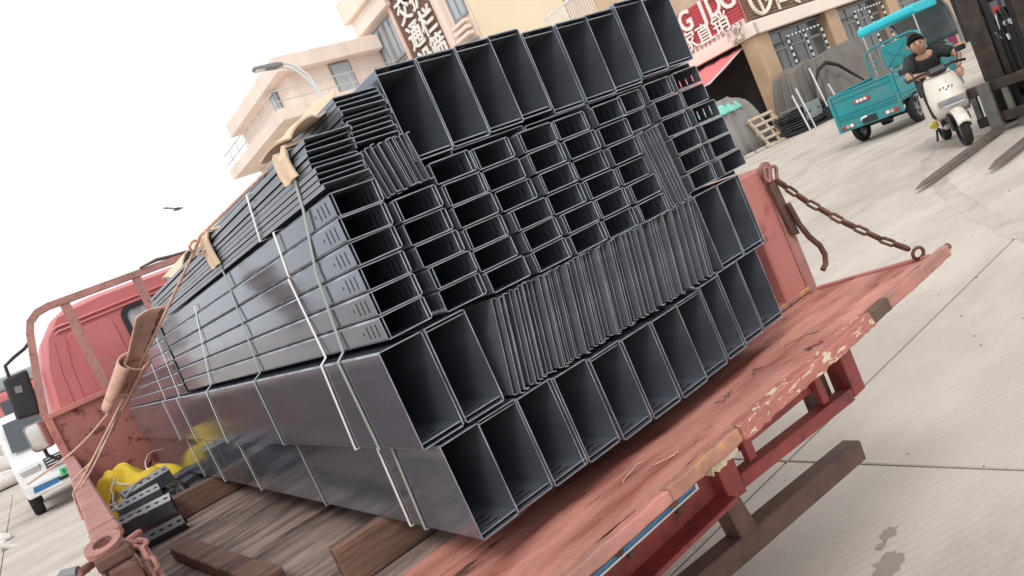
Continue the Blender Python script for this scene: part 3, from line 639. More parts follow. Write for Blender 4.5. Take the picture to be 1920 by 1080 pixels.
# ================================================================== the load of steel cable trays
YR = 1.27      # rear faces of the load
ORD = ['first','second','third','fourth','fifth','sixth','seventh','eighth','ninth','tenth','eleventh','twelfth','thirteenth','fourteenth','fifteenth','sixteenth','seventeenth','eighteenth','nineteenth']
TENS = {20:'twenty',30:'thirty',40:'forty',50:'fifty',60:'sixty'}
def ordw(i):
    n = i+1
    if n <= 19: return ORD[n-1]
    t = n//10*10; u = n % 10
    return TENS[t]+'-'+ORD[u-1] if u else TENS[t][:-1]+'ieth'
def wall(g_, P, A, L_, slots, mi=0, a0=0.0):
    """sheet over a in [a0, A], y in [0, L_] with slot holes; P(a, y) -> xyz"""
    as_ = sorted(set([a0, A]+[s for q in slots for s in q[:2]])); ys = sorted(set([0, L_]+[s for q in slots for s in q[2:]]))
    for i in range(len(as_)-1):
        for j in range(len(ys)-1):
            ca, cy = (as_[i]+as_[i+1])/2, (ys[j]+ys[j+1])/2
            if any(q[0] < ca < q[1] and q[2] < cy < q[3] for q in slots): continue
            g_.add([P(as_[i], ys[j]), P(as_[i+1], ys[j]), P(as_[i+1], ys[j+1]), P(as_[i], ys[j+1])], [(0,1,2,3)], mi)
def tray_mesh(nm, W, H, L_, t=.0022, c=.0042, slots=None, ins=()):
    """closed tray: chamfered outer skin, inner skin, bright cut rim at both ends. slots: dict side -> list"""
    g_ = G(); S = slots or {}
    out = [('L', lambda a, y: (0, y, a), H), ('R', lambda a, y: (W, y, a), H), ('B', lambda a, y: (a, y, 0), W), ('T', lambda a, y: (a, y, H), W)]
    for k, P, A in out: wall(g_, P, A-c, L_, S.get(k, []), 0, c)
    inn = [('L', lambda a, y: (t, y, a), H), ('R', lambda a, y: (W-t, y, a), H), ('B', lambda a, y: (a, y, t), W), ('T', lambda a, y: (a, y, H-t), W)]
    for k, P, A in inn: wall(g_, P, A-t, L_, S.get(k, []), 0, t)
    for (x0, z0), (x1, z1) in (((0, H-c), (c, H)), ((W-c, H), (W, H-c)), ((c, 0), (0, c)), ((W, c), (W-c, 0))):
        g_.add([(x0, 0, z0), (x1, 0, z1), (x1, L_, z1), (x0, L_, z0)], [(0,1,2,3)], 1)  # worn chamfers made paler, with the sky glint put into the colour
    o8 = [(c,0),(W-c,0),(W,c),(W,H-c),(W-c,H),(c,H),(0,H-c),(0,c)]; i8 = [(t,t),(W-t,t),(W-t,t),(W-t,H-t),(W-t,H-t),(t,H-t),(t,H-t),(t,t)]
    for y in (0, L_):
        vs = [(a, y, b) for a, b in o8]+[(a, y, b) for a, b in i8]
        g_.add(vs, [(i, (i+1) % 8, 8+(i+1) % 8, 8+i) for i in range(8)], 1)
    for kind, d, y0 in ins:       # inner nested sheets: side, distance from that side, recess
        if kind in 'LR':
            x = d if kind == 'L' else W-d
            wall(g_, lambda a, y: (x, y0+y, a), H-t, L_-y0, [(s[0], s[1], s[2], s[3]) for s in S.get(kind, [])], 0, t)
            g_.add([(x-t*.5, y0, t), (x+t*.5, y0, t), (x+t*.5, y0, H-t), (x-t*.5, y0, H-t)], [(0,1,2,3)], 1)
        else:
            z = d if kind == 'B' else H-d
            wall(g_, lambda a, y: (a, y0+y, z), W-t, L_-y0, S.get(kind, []), 0, t)
            g_.add([(t, y0, z-t*.5), (W-t, y0, z-t*.5), (W-t, y0, z+t*.5), (t, y0, z+t*.5)], [(0,1,2,3)], 1)
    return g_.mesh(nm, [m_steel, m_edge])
ss = [(.010, .036, .022+.022*k, .027+.022*k) for k in range(3)] + [(.020, .026, .090, .095)]
SW, SH = .1055, .0468
small = [tray_mesh('small_tray', SW, SH, 2.0, slots={'L': ss, 'R': ss}, ins=i) for i in ((), (('R', .010, .003),), (('L', .010, .003), ('R', .008, .002)), (('L', .011, .002),))] + [tray_mesh('small_tray', SW, SH, 2.0, slots={'L': ss, 'R': []}, ins=(('L', .010, .003),))]
bs_ = [(.030, .064, .018+.026*k, .0235+.026*k) for k in range(3)]
big = [tray_mesh('large_tray', .0995, .203, 2.0, t=.0024, slots={'B': bs_}, ins=i) for i in ((('B', .011, .004),), (('B', .010, .010), ('T', .009, .006)), (('B', .011, .004), ('R', .008, .004)))]
top = [tray_mesh('large_tray', .0995, .198, 2.0, t=.0024, slots={'T': bs_, 'B': bs_[:1]}, ins=i) for i in ((('T', .012, .006), ('B', .010, .006)), (('B', .011, .008), ('T', .009, .01)))]
def tray(me, x, z, label, group, y=None, rx=0.0):
    o = put('steel_tray', me); o.location = (x, YR+rnd.uniform(-.006, .006) if y is None else y, z); o.rotation_euler = (0, rx, 0)
    return tag(o, label, 'tray', group)
# bottom tier: large trays on their sides, sagging in the middle
bx_ = [.566, .663, .765, .869, .976, 1.080, 1.187, 1.291, 1.386, 1.470, 1.556]
bz_ = [.905, .904, .901, .896, .890, .887, .885, .886, .892, .897, .899]
for i, (x, z) in enumerate(zip(bx_, bz_)):
    o = tray(big[i % 3 if i % 5 else 0], x, z, f'large dark steel tray, {ordw(i)} from left in the bottom row of the load', 'large trays of the bottom row', rx=.006 if i % 2 else -.004)
    wdt = (bx_+[1.650])[i+1]-x
    o.scale = (min(1.0, (wdt-.0015)/.0995), 1, 1)
# second tier: two at the left, two at the right, lids packed upright between
for i, (x, z) in enumerate([(.535, 1.116), (.638, 1.117)]): tray(big[1 if i else 0], x, z, f'large dark steel tray, {ordw(i)} from left in the second row of the load', 'large trays of the second row')
for i, (x, z) in enumerate([(1.493, 1.101), (1.597, 1.100)]): tray(big[2 if i else 0], x, z, f'large steel tray right of the upright lids, {"left" if i == 0 else "right"} one of two', 'large trays of the second row')
# lids
def lid_mesh(nm, W, L_, f_=.0105, t=.0016):
    """lid lying flat: web at z=0, flanges hang down"""
    g_ = G()
    prof = [(0, -f_), (0, -.002), (.002, 0), (W-.002, 0), (W, -.002), (W, -f_), (W-t, -f_), (W-t, -t-.001), (W-t-.001, -t), (t+.001, -t), (t, -t-.001), (t, -f_)]
    n = len(prof)
    g_.add([(a, 0, b) for a, b in prof]+[(a, L_, b) for a, b in prof], [(i, (i+1) % n, n+(i+1) % n, n+i) for i in range(n)], 0)
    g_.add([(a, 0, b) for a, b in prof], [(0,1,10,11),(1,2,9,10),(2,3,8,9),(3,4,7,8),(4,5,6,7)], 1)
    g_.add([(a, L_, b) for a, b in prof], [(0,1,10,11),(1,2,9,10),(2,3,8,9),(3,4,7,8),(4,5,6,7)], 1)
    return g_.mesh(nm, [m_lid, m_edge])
lid200 = lid_mesh('tray_lid', .203, 2.0, .0115); lid100 = lid_mesh('tray_lid', .102, 1.95, .0100)
def lid(me, loc, rot, label, group):
    o = put('tray_lid', me); o.location = loc; o.rotation_euler = rot
    return tag(o, label, 'tray lid', group)
def upright(me, x0, x1, z0, z1, n, where, group, lean=(0, 0)):
    for i in range(n):
        u = i/(n-1); x = x0+(x1-x0)*u+rnd.uniform(-.0012, .0012); z = z0+(z1-z0)*u+rnd.uniform(-.0015, .003)
        rot = (0, -math.pi/2+lean[0]+(lean[1]-lean[0])*u+rnd.uniform(-.006, .006), 0)
        lid(me, (x, YR+rnd.uniform(-.010, .012), z), rot, f'upright steel lid, {ordw(i)} from left {where}', group)
upright(lid200, .765, 1.462, 1.112, 1.102, 62, 'in the long row of the second tier', 'lids packed upright in the second tier', lean=(.235, .19))
upright(lid200, 1.402, 1.484, 1.303, 1.306, 10, 'in the stack among middle tier trays', 'lids packed upright in the middle tier', lean=(-.07, -.05))
upright(lid100, .690, .786, 1.577, 1.581, 12, 'in the short pack under the top row', 'lids packed upright at the upper left', lean=(-.13, -.09))
def flat(me, x, z0, z1, n, where, group, tw=.02):
    for i in range(n):
        z = z0+(z1-z0)*i/(n-1)
        lid(me, (x+rnd.uniform(-.003, .003), YR+rnd.uniform(-.012, .010), z), (rnd.uniform(-.001, .001), rnd.uniform(-tw, tw*.6), rnd.uniform(-.002, .002)), f'flat steel lid, {ordw(i)} from bottom {where}', group)
flat(lid100, .671, 1.695, 1.790, 10, 'in the pile beside the top tray', 'lids lying flat beside the top row')
flat(lid100, .572, 1.641, 1.728, 9, 'in the pile at the upper left edge', 'lids lying flat at the upper left edge', tw=.035)
# middle tier of small trays: columns A..J, rows from the top
colx = [  # (x at top row, x at bottom row, z bottom, number of rows, z pitch)
    (.575, .560, 1.331, 6, .0490), (.689, .703, 1.326, 5, .0490), (.803, .818, 1.318, 6, .0493), (.910, .952, 1.312, 6, .0500), (1.036, 1.067, 1.309, 6, .0505),
    (1.153, 1.180, 1.306, 6, .0508), (1.281, 1.288, 1.303, 6, .0512), (1.391, 1.388, 1.515, 2, .0500), (1.488, 1.508, 1.317, 6, .0503), (1.602, 1.645, 1.317, 6, .0506)]
for ci, (xt, xb, zb, n, pz) in enumerate(colx):
    for r in range(n):
        u = r/max(1, n-1); x = xb+(xt-xb)*u+rnd.uniform(-.003, .003); z = zb+pz*r
        v = (0 if n-1-r in (0, 2) else 4) if ci == 9 else rnd.choice([0, 1, 1, 2, 2, 3])
        if ci == 0: v = 2
        rw = n-1-r
        o = tray(small[v], x, z, f'small slotted tray, {ordw(ci)} column from left, {ordw(rw)} from top of middle tier', 'small trays of the middle tier', rx=rnd.uniform(-.012, .012))
        if ci == 7: o.scale = (.82, 1, 1); o.location.y += .01
# flat lids filling the gaps above and below the right-hand columns
for i, (x, z, lb) in enumerate([(1.497, 1.3165, 'wide flat steel lid under the two right-hand columns of small trays'), (1.490, 1.6305, 'wide flat steel lid on the two right-hand columns, under the top row'), (1.284, 1.6175, 'wide flat steel lid under the top row, left of the rightmost lid'), (1.078, 1.6185, 'wide flat steel lid under the middle of the top row'), (.870, 1.6225, 'wide flat steel lid under the left part of the top row')]):
    lid(lid200, (x, YR+.006, z), (0, 0, 0), lb, 'wide flat lids between the tiers')
# top row
tx_ = [.778, .879, .981, 1.081, 1.175, 1.277, 1.386, 1.491, 1.600]
tz_ = [1.623, 1.625, 1.628, 1.632, 1.620, 1.619, 1.622, 1.632, 1.634]
for i, (x, z) in enumerate(zip(tx_, tz_)):
    o = tray(top[i % 2], x, z, f'large dark steel tray, {ordw(i)} from left in the top row of the load', 'large trays of the top row', rx=.004 if i % 3 else -.004)
    o.scale = (((tx_+[1.709])[i+1]-x-.0012)/.0995, 1, 1)
# front bundle behind the first, up to the headboard (only its left flank shows)
YF = 3.283
k = 0
for x, z, me, s in [(.566, .905, big[0], 'bottom'), (.668, .905, big[0], 'bottom'), (.770, .905, big[0], 'bottom'), (.540, 1.116, big[0], 'second'), (.643, 1.116, big[0], 'second'), (.745, 1.116, big[0], 'second')]:
    o = tray(me, x, z, f'large steel tray, {ordw(k % 3)} from left in the front bundle\'s {s} row', 'large trays of the front bundle', y=YF); o.scale = (1, .95, 1); k += 1
for r in range(6):
    for c_ in range(3):
        o = tray(small[2], .556+.112*c_+.003*r, 1.322+.049*r, f'small steel tray of the front bundle, {ordw(c_)} column, {ordw(5-r)} from top', 'small trays of the front bundle', y=YF+.02*c_); o.scale = (1, .98, 1)
# ================================================================== dunnage and loose things on the deck
def timber(name, label, a, b, wd, ht, mat, seed, bow=.004, mats2=None):
    r = random.Random(seed); a, b = Vector(a), Vector(b); d = b-a; n = 10; s_ = d.cross(Vector((0,0,1))).normalized(); rings = []
    for i in range(n+1):
        p = a+d*(i/n); j = [bow*(r.random()-.5) for _ in range(8)]
        u = Vector((0,0,1))
        rings.append([p-s_*(wd/2+j[0])+u*j[1]*.2, p+s_*(wd/2+j[2])+u*j[3]*.2, p+s_*(wd/2+j[4])+u*(ht+j[5]), p-s_*(wd/2+j[6])+u*(ht+j[5]*.5+j[7])])
    o = G().loft(rings).obj(name, mat, bevel=.003)
    return tag(o, label, 'timber', 'timbers under and beside the load')
timber('timber_bearer', 'square brown timber under the load at its rear corner, nearest the tailgate', (.43, 1.775, ZK+.002), (2.0, 1.74, ZK+.002), .040, .1065, m_wood, 1)
timber('timber_bearer', 'old brown timber under the load middle, its end beside the cut offcuts', (.205, 3.78, ZK+.002), (2.0, 3.70, ZK+.002), .085, .105, m_wood, 2)
timber('timber_bearer', 'old brown timber under the load beside the headboard', (.55, 4.95, ZK+.002), (2.0, 4.95, ZK+.002), .09, .106, m_wood, 3)
timber('loose_timber', 'loose brown plank lying aslant on the bare deck', (.268, 3.10, ZK+.002), (.335, 2.08, ZK+.002), .075, .045, m_wood, 4, .005)
timber('wood_batten', 'thin pale batten poking out beside the dark offcuts', (.52, 4.05, ZK+.002), (.90, 3.98, ZK+.002), .03, .022, m_woodcut, 5)
timber('wood_batten', 'pale batten lying by the headboard foot behind the offcuts', (.55, 4.75, ZK+.002), (.95, 4.70, ZK+.002), .035, .03, m_woodcut, 6)

m_off = M('top_lit_offcut_steel', (.33,.34,.36), .5, .2, var=.1, scale=8)  # flange paler than the web: light from above put into its colour
# slotted bracket offcuts tied with white strap
def bracket(label, loc, rot, ln, mat=m_lid, wd=.11):
    t = G(); pr = [(.0, 0), (wd, 0)]
    n = 6; sl_ = [(.016, .024, ln*(k+.25)/n, ln*(k+.75)/n) for k in range(n)]
    wall(t, lambda a, y: (a*.72, y, .085-a*.62), .040, ln, sl_, 0); wall(t, lambda a, y: (.029+.010*(a/.06), y, .060-a), .06, ln, [], 1); wall(t, lambda a, y: (0, y, a), .085, ln, [], 1)
    o = t.obj('bracket_offcut', [m_off, mat], solid=.002, fix=False); o.location = loc; o.rotation_euler = rot
    return tag(o, label, 'offcut', 'slotted tray offcuts on the deck')
bracket('slotted steel offcut lying uppermost against the yellow cloth', (.235, 4.18, ZK+.115), (.05, .15, -math.pi/2+.20), .24, m_offcut)
bracket('slotted steel offcut in the middle of the strapped pile', (.185, 3.96, ZK+.095), (.0, .1, -math.pi/2-.04), .19, m_offcut)
bracket('slotted steel offcut lowest and nearest in the strapped pile', (.165, 3.80, ZK+.06), (.02, .2, -math.pi/2-.42), .24, m_offcut)
bracket('dark steel offcut at the foot of the strapped pile by the side board', (.17, 3.62, ZK+.012), (.02, .9, -math.pi/2-.30), .22, m_offcut)
for i, (x, y, z, a, s_) in enumerate([(.45, 4.10, .0, .20, 1.0), (.44, 4.22, .03, .24, 1.05), (.47, 4.34, .06, .16, 1.1), (.50, 4.02, .0, .12, .8), (.56, 4.48, .05, .22, .9)]):
    t = G(); t.prism([(-.22*s_, 0), (.24*s_, 0), (.24*s_, .045), (.12, .06), (-.22*s_, .05)], lambda u, v, d: (u, d, v), -.045, .045)
    o = t.obj('dark_offcut', m_offcut, bevel=.004); o.location = (x, y, ZK+.003+z); o.rotation_euler = (.05*i, -.05, a)
    tag(o, f'dark steel offcut heaped by the load foot, {ordw(i)} from the bottom', 'offcut', 'dark offcuts heaped beside the load')
t = G(); t.add([(0,0,0),(.07,.01,0),(.075,.0,.05),(.05,.01,.075),(.075,.02,.115),(.045,.01,.10),(.012,0,.06)], [(0,1,2,3,4,5,6)])
o = t.obj('torn_sheet', m_black, solid=.004); o.location = (.39, 4.55, ZK+.13); o.rotation_euler = (0, .1, .2); tag(o, 'ragged black scrap standing up right of the yellow cloth', 'scrap')
# yellow cloth
def clothf(u, v):
    x = .125+.45*u+.03*math.sin(7*v); y = 4.30+.72*v+.05*math.sin(6*u)
    b = math.sin(math.pi*min(max(u, 0.02), .98))**.55*math.sin(math.pi*min(max(v, .02), .98))**.5
    r = .030*math.sin(11*u+6*v+2*math.sin(5*v))+.022*math.sin(13*v-9*u+2*math.sin(7*u))+.010*math.sin(27*u+15*v)
    return (x+.012*math.sin(31*v), y, ZK+.012+b*(.265+r)-.05*u*b)
yc = G().grid(clothf, 60, 50).obj('yellow_cloth', M('yellow_cloth', (.72,.52,.035), .75, 0, var=.1, scale=9, bump=.15, bs=40), smooth=179, fix=False)
tag(yc, 'crumpled bright yellow cloth bag against the headboard', 'cloth')
def cloth2(u, v):
    x = .165+.12*u; y = 4.30+.35*v
    b = math.sin(math.pi*min(max(u, .03), .97))**.6*math.sin(math.pi*min(max(v, .03), .97))**.6
    return (x, y, ZK+.012+b*(.13+.03*math.sin(14*u+11*v)+.025*math.sin(25*v-7*u)))
o = G().grid(cloth2, 30, 30).obj('brown_sack', M('brown_sacking', (.32,.20,.10), .9, 0, var=.3, scale=14, bump=.3), smooth=179, fix=False)
tag(o, 'crumpled brown sacking between side board and yellow cloth', 'sack')
def bagf(u, v):
    x = .30+.232*u; y = 3.98+.66*v; b = math.sin(math.pi*min(max(u, .03), .97))**.5*math.sin(math.pi*min(max(v, .03), .97))**.5
    return (x, y, ZK+.006+b*(.10+.028*math.sin(13*u+9*v+2*math.sin(8*v))+.022*math.sin(19*v-11*u)+.010*math.sin(37*u+21*v))+.03*u*b)
o = G().grid(bagf, 40, 50).obj('black_bag', M('black_plastic_bag', (.02,.021,.024), .35, 0, var=.3, scale=12, bump=.3, bs=30), smooth=179, fix=False)
tag(o, 'crumpled black plastic bag between the slotted offcuts and the load', 'bag')
# white strap waste
for i, (c, s_, lb) in enumerate([((.20, 3.93, ZK+.15), 1, 'loop of white strap waste lying over the slotted offcuts'), ((.185, 4.10, ZK+.14), 2, 'tangle of white strap waste beside the sacking'), ((.44, 4.42, ZK+.17), 3, 'curled white strap end right of the yellow cloth'), ((.17, 3.78, ZK+.11), 4, 'white strap scrap lying by the side board')]):
    r = random.Random(s_); t = G()
    for q in range(2 if i else 3):
        pts = []; p = Vector(c); d = Vector((r.uniform(-.6, 1), r.uniform(-1, .4), r.uniform(.0, .7))).normalized()
        for k in range(12):
            pts.append(p.copy()); d = (d+Vector((r.uniform(-.7, .7), r.uniform(-.7, .7), r.uniform(-.55, .4)))).normalized(); p = p+d*.022
            p.z = max(p.z, ZK+.05); p.x = max(p.x, .13)
        t.tube(pts, .0055, 6, flat=.25)
    o = t.obj('strap_waste', m_strap, smooth=60); tag(o, lb, 'strap waste')

# ================================================================== strapping bands round the bundles
def band(label, pts, mat, wd=.010, group='strapping bands round the load'):
    """ribbon along pts (on the outside of the bundle), width along Y"""
    t = G(); V = [Vector(p) for p in pts]
    vs = []
    for p in V: vs += [(p.x, p.y-wd/2, p.z), (p.x, p.y+wd/2, p.z)]
    n = len(V); t.add(vs, [(2*i, 2*i+1, 2*i+3, 2*i+2) for i in range(n-1)])
    o = t.obj('strapping_band', mat, solid=.0016, fix=False)
    return tag(o, label, 'strap', group)
e = .0032
def around(label, left, xr, mat, wd=.010):
    """left: list of (x, y, z) down the left flank; the band then closes under, up the right side xr and over the top"""
    a, b = left[0], left[-1]
    pts = [(p[0]-e, p[1], p[2]) for p in left]
    loop = [(a[0]+.03, a[1], a[2])] + pts + [(b[0]+.03, b[1], b[2])]      # the ends tuck in between the rows
    return band(label, loop, mat, wd)
around('grey-green band down the rear flank of the load, nearest the tray ends', [(.570, 1.335, 1.732), (.574, 1.39, 1.626), (.567, 1.455, 1.50), (.558, 1.482, 1.332), (.535, 1.472, 1.319), (.535, 1.470, 1.117), (.566, 1.485, 1.108), (.566, 1.51, .9025)], 1.66, m_gstrap, .012)
around('white band round the second row and middle tier, one hand from the tray ends', [(.570, 1.628, 1.522), (.558, 1.592, 1.33), (.535, 1.575, 1.320), (.535, 1.608, 1.1135)], 1.70, m_strap)
around('short white band round the bottom row, nearest the tailgate', [(.566, 1.565, 1.109), (.566, 1.585, .9025)], 1.655, m_strap)
around('white band round the flat lid pile at the upper left edge', [(.570, 1.640, 1.7305), (.570, 1.690, 1.628)], .79, m_strap)
around('white band round the two upper rows of small trays', [(.574, 1.598, 1.6275), (.571, 1.622, 1.526)], 1.70, m_strap)
around('grey band down the middle of the load flank', [(.570, 2.072, 1.732), (.573, 2.085, 1.60), (.558, 2.14, 1.332), (.535, 2.148, 1.319), (.535, 2.155, 1.117), (.566, 2.152, 1.108), (.566, 2.150, .9025)], 1.66, m_gstrap, .011)
around('white band round the far part of second row and middle tier', [(.573, 2.56, 1.60), (.558, 2.80, 1.332), (.535, 2.808, 1.319), (.535, 2.861, 1.1135)], 1.70, m_strap)
around('white band round the bottom row, in its far half', [(.566, 2.868, 1.109), (.566, 2.855, .9025)], 1.655, m_strap)
around('white band round the bottom row of the front bundle, beside the offcuts', [(.566, 3.47, 1.109), (.566, 3.45, .9025)], .87, m_strap)
around('pale band high on the front bundle, next to the rear one', [(.568, 3.40, 1.617), (.556, 3.46, 1.321), (.540, 3.46, 1.3195), (.540, 3.47, 1.1135)], .90, m_strap)
around('pale band down the front bundle, close to the headboard', [(.568, 3.78, 1.617), (.556, 3.84, 1.321), (.540, 3.84, 1.3195), (.540, 3.86, 1.1135), (.566, 3.88, 1.109), (.566, 3.88, .9025)], .90, m_strap)

# ================================================================== cardboard edge pads, sheet, rope and leather pad
def card(label, fn, nu, nv, th=.004):
    o = G().grid(fn, nu, nv).obj('cardboard_pad', m_card, solid=th, fix=False)
    return tag(o, label, 'cardboard', 'cardboard pads under the straps')
def edgepad(y0, y1, drop, over):
    def fn(u, v):
        s_ = v*(drop+over); y = y0+(y1-y0)*u+.01*math.sin(5*v)
        return (.564-.004*math.sin(u*6), y, 1.735-drop+s_) if s_ < drop else (.564+(s_-drop), y, 1.738+.006*math.sin(9*u))
    return fn
card('brown cardboard pad folded over the load edge under the rear grey-green strap', edgepad(1.325, 1.405, .055, .06), 6, 8)
card('brown cardboard pad folded over the load edge under the middle grey strap', edgepad(2.05, 2.15, .085, .06), 6, 8)
card('large torn cardboard sheet lying over the flat lids at the upper left', lambda u, v: (.566+.150*u+.008*math.sin(9*v)*u, 1.29+.04*u+.19*v+.012*math.sin(13*u), 1.742+.070*u+.010*math.sin(7*u+3*v)+.012*v), 16, 10)
card('pale cardboard sheet on top of the load near the ladder rack', lambda u, v: (.60+.20*v, 2.35+.62*u, 1.742+.085*v+.02*math.sin(8*u)+.02*v*u), 12, 8)
# rope from the top of the load down to the left side rail
def sag(a, b, n, s_): a, b = Vector(a), Vector(b); return [a.lerp(b, i/n)+Vector((0,0,-s_*4*(i/n)*(1-i/n))) for i in range(n+1)]
rp = sag((.768, 1.43, 1.822), (.560, 2.10, 1.742), 8, .0)+sag((.553, 2.14, 1.728), (.082, 2.90, 1.225), 16, .006)+[Vector((.055, 2.93, 1.205)), Vector((.045, 2.95, 1.195)), Vector((.035, 2.96, 1.10))]
R_ = thing('tie_rope', 'dusty orange rope pulled from the load top down to the left side rail', 'rope', (.06, 2.95, 1.2), wc=True)
G().tube(rp, .0042, 8).obj('strand', m_rope, R_, smooth=60)
G().tube(sag((.30, 2.53, 1.46), (.095, 2.98, 1.215), 10, .012)+[Vector((.06, 3.0, 1.19)), Vector((.042, 3.02, 1.12))], .0042, 8).obj('strand', m_rope, R_, smooth=60)
G().tube(sag((.30, 2.54, 1.455), (.10, 3.35, 1.22), 10, .03)+[Vector((.07, 3.42, 1.2)), Vector((.055, 3.45, 1.12))], [.0042]*13, 8).obj('strand', m_rope, R_, smooth=60)
G().tube(sag((.285, 2.56, 1.45), (.04, 3.10, 1.30), 8, .02)+[Vector((-.06, 3.3, 1.27))], .0038, 6).obj('strand', m_rope, R_, smooth=60)
kn = [(.553+.02*math.cos(a)*(1+.2*math.sin(3*a)), 2.145+.014*math.sin(2*a), 1.722+.02*math.sin(a)) for a in [i*.45 for i in range(28)]]
G().tube(kn, .004, 6).obj('knot', m_rope, R_, smooth=60)
# the pad: a strap of leather folded round the rope
L_ = thing('leather_pad', 'tan leather strap pad folded and tied round the slanting rope', 'pad', (.3, 2.5, 1.45), wc=True)
A_ = Vector((.430, 2.335, 1.598)); B_ = Vector((.262, 2.605, 1.410)); D_ = (B_-A_); dn = D_.normalized(); sd_ = dn.cross(Vector((0,0,1))).normalized(); upn = sd_.cross(dn)
def padf(u, v):   # upper flap: wide at the top, gathered at the middle tie
    wv = .060*(1-.55*v)
    p = A_+D_*(v*.55); q = (u-.5)*2
    return p - sd_*(.016+q*wv) + upn*(.012+.010*math.cos(q*1.6)+.010*(1-v))
G().grid(padf, 8, 10).obj('flap', m_pad, L_, smooth=179, solid=.005, fix=False)
def padl(u, v):   # lower loop: rolled round the rope, opening towards the left
    a = u*math.pi*1.75-.6; r = .040*(1-.25*v)*(1+.35*math.cos(a))
    p = A_+D_*(.46+v*.54)
    return p - sd_*(r*math.cos(a)*1.25+.018) + upn*(r*math.sin(a)*.8)
G().grid(padl, 20, 10).obj('fold', m_pad, L_, smooth=179, solid=.005, fix=False)
for q in (.50, .80):
    c = A_+D_*q-sd_*.015; pts = [c+sd_*(.044*math.cos(a)*(1.1-.3*q))+upn*(.030*math.sin(a)) for a in [i*math.pi/9 for i in range(18)]]
    G().tube(pts, .003, 5, closed=True).obj('tie', m_rope, L_, smooth=60)
pts = [A_+D_*(.02+.5*i/14)-sd_*(-.024+.006*math.sin(i*2.2))+upn*(.018+.003*math.sin(i*3)) for i in range(15)]
G().tube(pts, [.007+.002*math.sin(i*2.7) for i in range(15)], 6).obj('frayed_edge', M('dark_stitching', (.16,.08,.055), .95, 0, var=.5, scale=60, bump=.5), L_, smooth=60)
# ================================================================== yard clutter along the building
m_tarp = M('grey_tarpaulin', (.17,.155,.14), .75, 0, var=.12, scale=1.2, bump=.3, bs=5, pos=True)
m_tarp2 = M('light_grey_tarpaulin', (.27,.255,.24), .7, 0, var=.12, scale=1.5, bump=.3, bs=5, pos=True)
m_mint = M('mint_plastic_sheet', (.22,.62,.52), .6, 0, var=.1, scale=2)
m_bluegrey = M('blue_grey_sheet', (.20,.24,.25), .5, .2, var=.15, scale=3)
m_darkbun = M('dark_wire_bundle', (.045,.05,.052), .7, .3, var=.5, scale=9, bump=.8, bs=18)
m_pallet = M('pale_pallet_wood', (.52,.42,.32), .85, 0, var=.2, scale=5, bump=.3, bs=30)
def drape(name, label, cx, cy, wd, dp, h, mat, seed, rz=0.0, ridge=0.0, group=None, cut=0.0, tilt_=0.0):
    r = random.Random(seed); ph = [r.uniform(0, 6) for _ in range(8)]; ca, sa = math.cos(rz), math.sin(rz)
    def fn(u, v):
        a, b = u*2-1, v*2-1
        fa, fb = min(1, (1-abs(a))/.26), min(1, (1-abs(b))/.26); f = min(fa, fb)
        prof = 1-(1-f)**1.7 if f < 1 else 1
        ang = math.atan2(b, a)
        fold = (1-f)*(.07*math.sin(9*ang+ph[0])+.05*math.sin(17*ang+ph[1])+.03*math.sin(31*ang+ph[2]))
        q = .80+.20*max(abs(a), abs(b)) if f < 1 else 1
        x, y = a*wd/2*(1+fold)*q, b*dp/2*(1+fold)*q
        z = h*prof*(1+ridge*(1-abs(a))+tilt_*a)+.04*math.sin(3*a+ph[3])*math.sin(4*b+ph[4])+.02*math.sin(11*a+ph[5]+5*b)
        return (cx+x*ca-y*sa, cy+x*sa+y*ca, max(.01, z))
    o = G().grid(fn, 56, 56).obj(name, mat, smooth=179, solid=.012, fix=False)
    return tag(o, label, 'tarpaulin', group or 'tarpaulins over heaps by the shop building')
drape('tarpaulin', 'tall grey tarpaulin over the heap right behind the blue-green tricycle bed', 27.4, 14.9, 4.4, 2.0, 2.25, m_tarp, 1, tilt_=.05)
drape('tarpaulin', 'lower grey tarpaulin heap between the dark bundle and the tall one', 26.0, 15.35, 2.8, 1.2, 1.95, m_tarp, 2, ridge=.15)
drape('tarpaulin', 'pale grey tarpaulin hanging over the heap beside the wooden pallet', 22.3, 16.6, 2.6, 2.0, 1.75, m_tarp2, 3, ridge=.25)
drape('plastic_sheet', 'mint green plastic sheet lying on the pale grey heap', 22.0, 16.35, 1.3, 1.3, .35, m_mint, 4)
bpy.data.objects['plastic_sheet'].location.z = 1.62
o = drape('tarpaulin', 'small grey cover sagging over crates left of the pallet', 23.6, 17.0, 1.5, 1.3, 1.35, m_tarp2, 6, ridge=-.25)
# crates under the cover
for i, (x, y, z, lb) in enumerate([(23.2, 16.15, 0, 'dark crate at the bottom beside the pallet'), (23.15, 16.15, .45, 'dark crate in the middle of the stack beside the pallet'), (23.25, 16.2, .9, 'dark crate on top of the stack beside the pallet')]):
    c = thing('crate', lb, 'crate', (x, y, z), .1, 'crates stacked beside the pallet')
    for k in range(3): G().bx(-.35, .35, -.28, -.26, .03+.135*k, .13+.135*k).obj('slat', m_wood, c)
    for s_ in (-1, 1): G().bx(s_*.34-.02, s_*.34+.02, -.26, .26, 0, .43).obj('side', m_wood, c)
    G().bx(-.32, .32, -.25, .25, 0, .03).obj('base', m_wood, c)
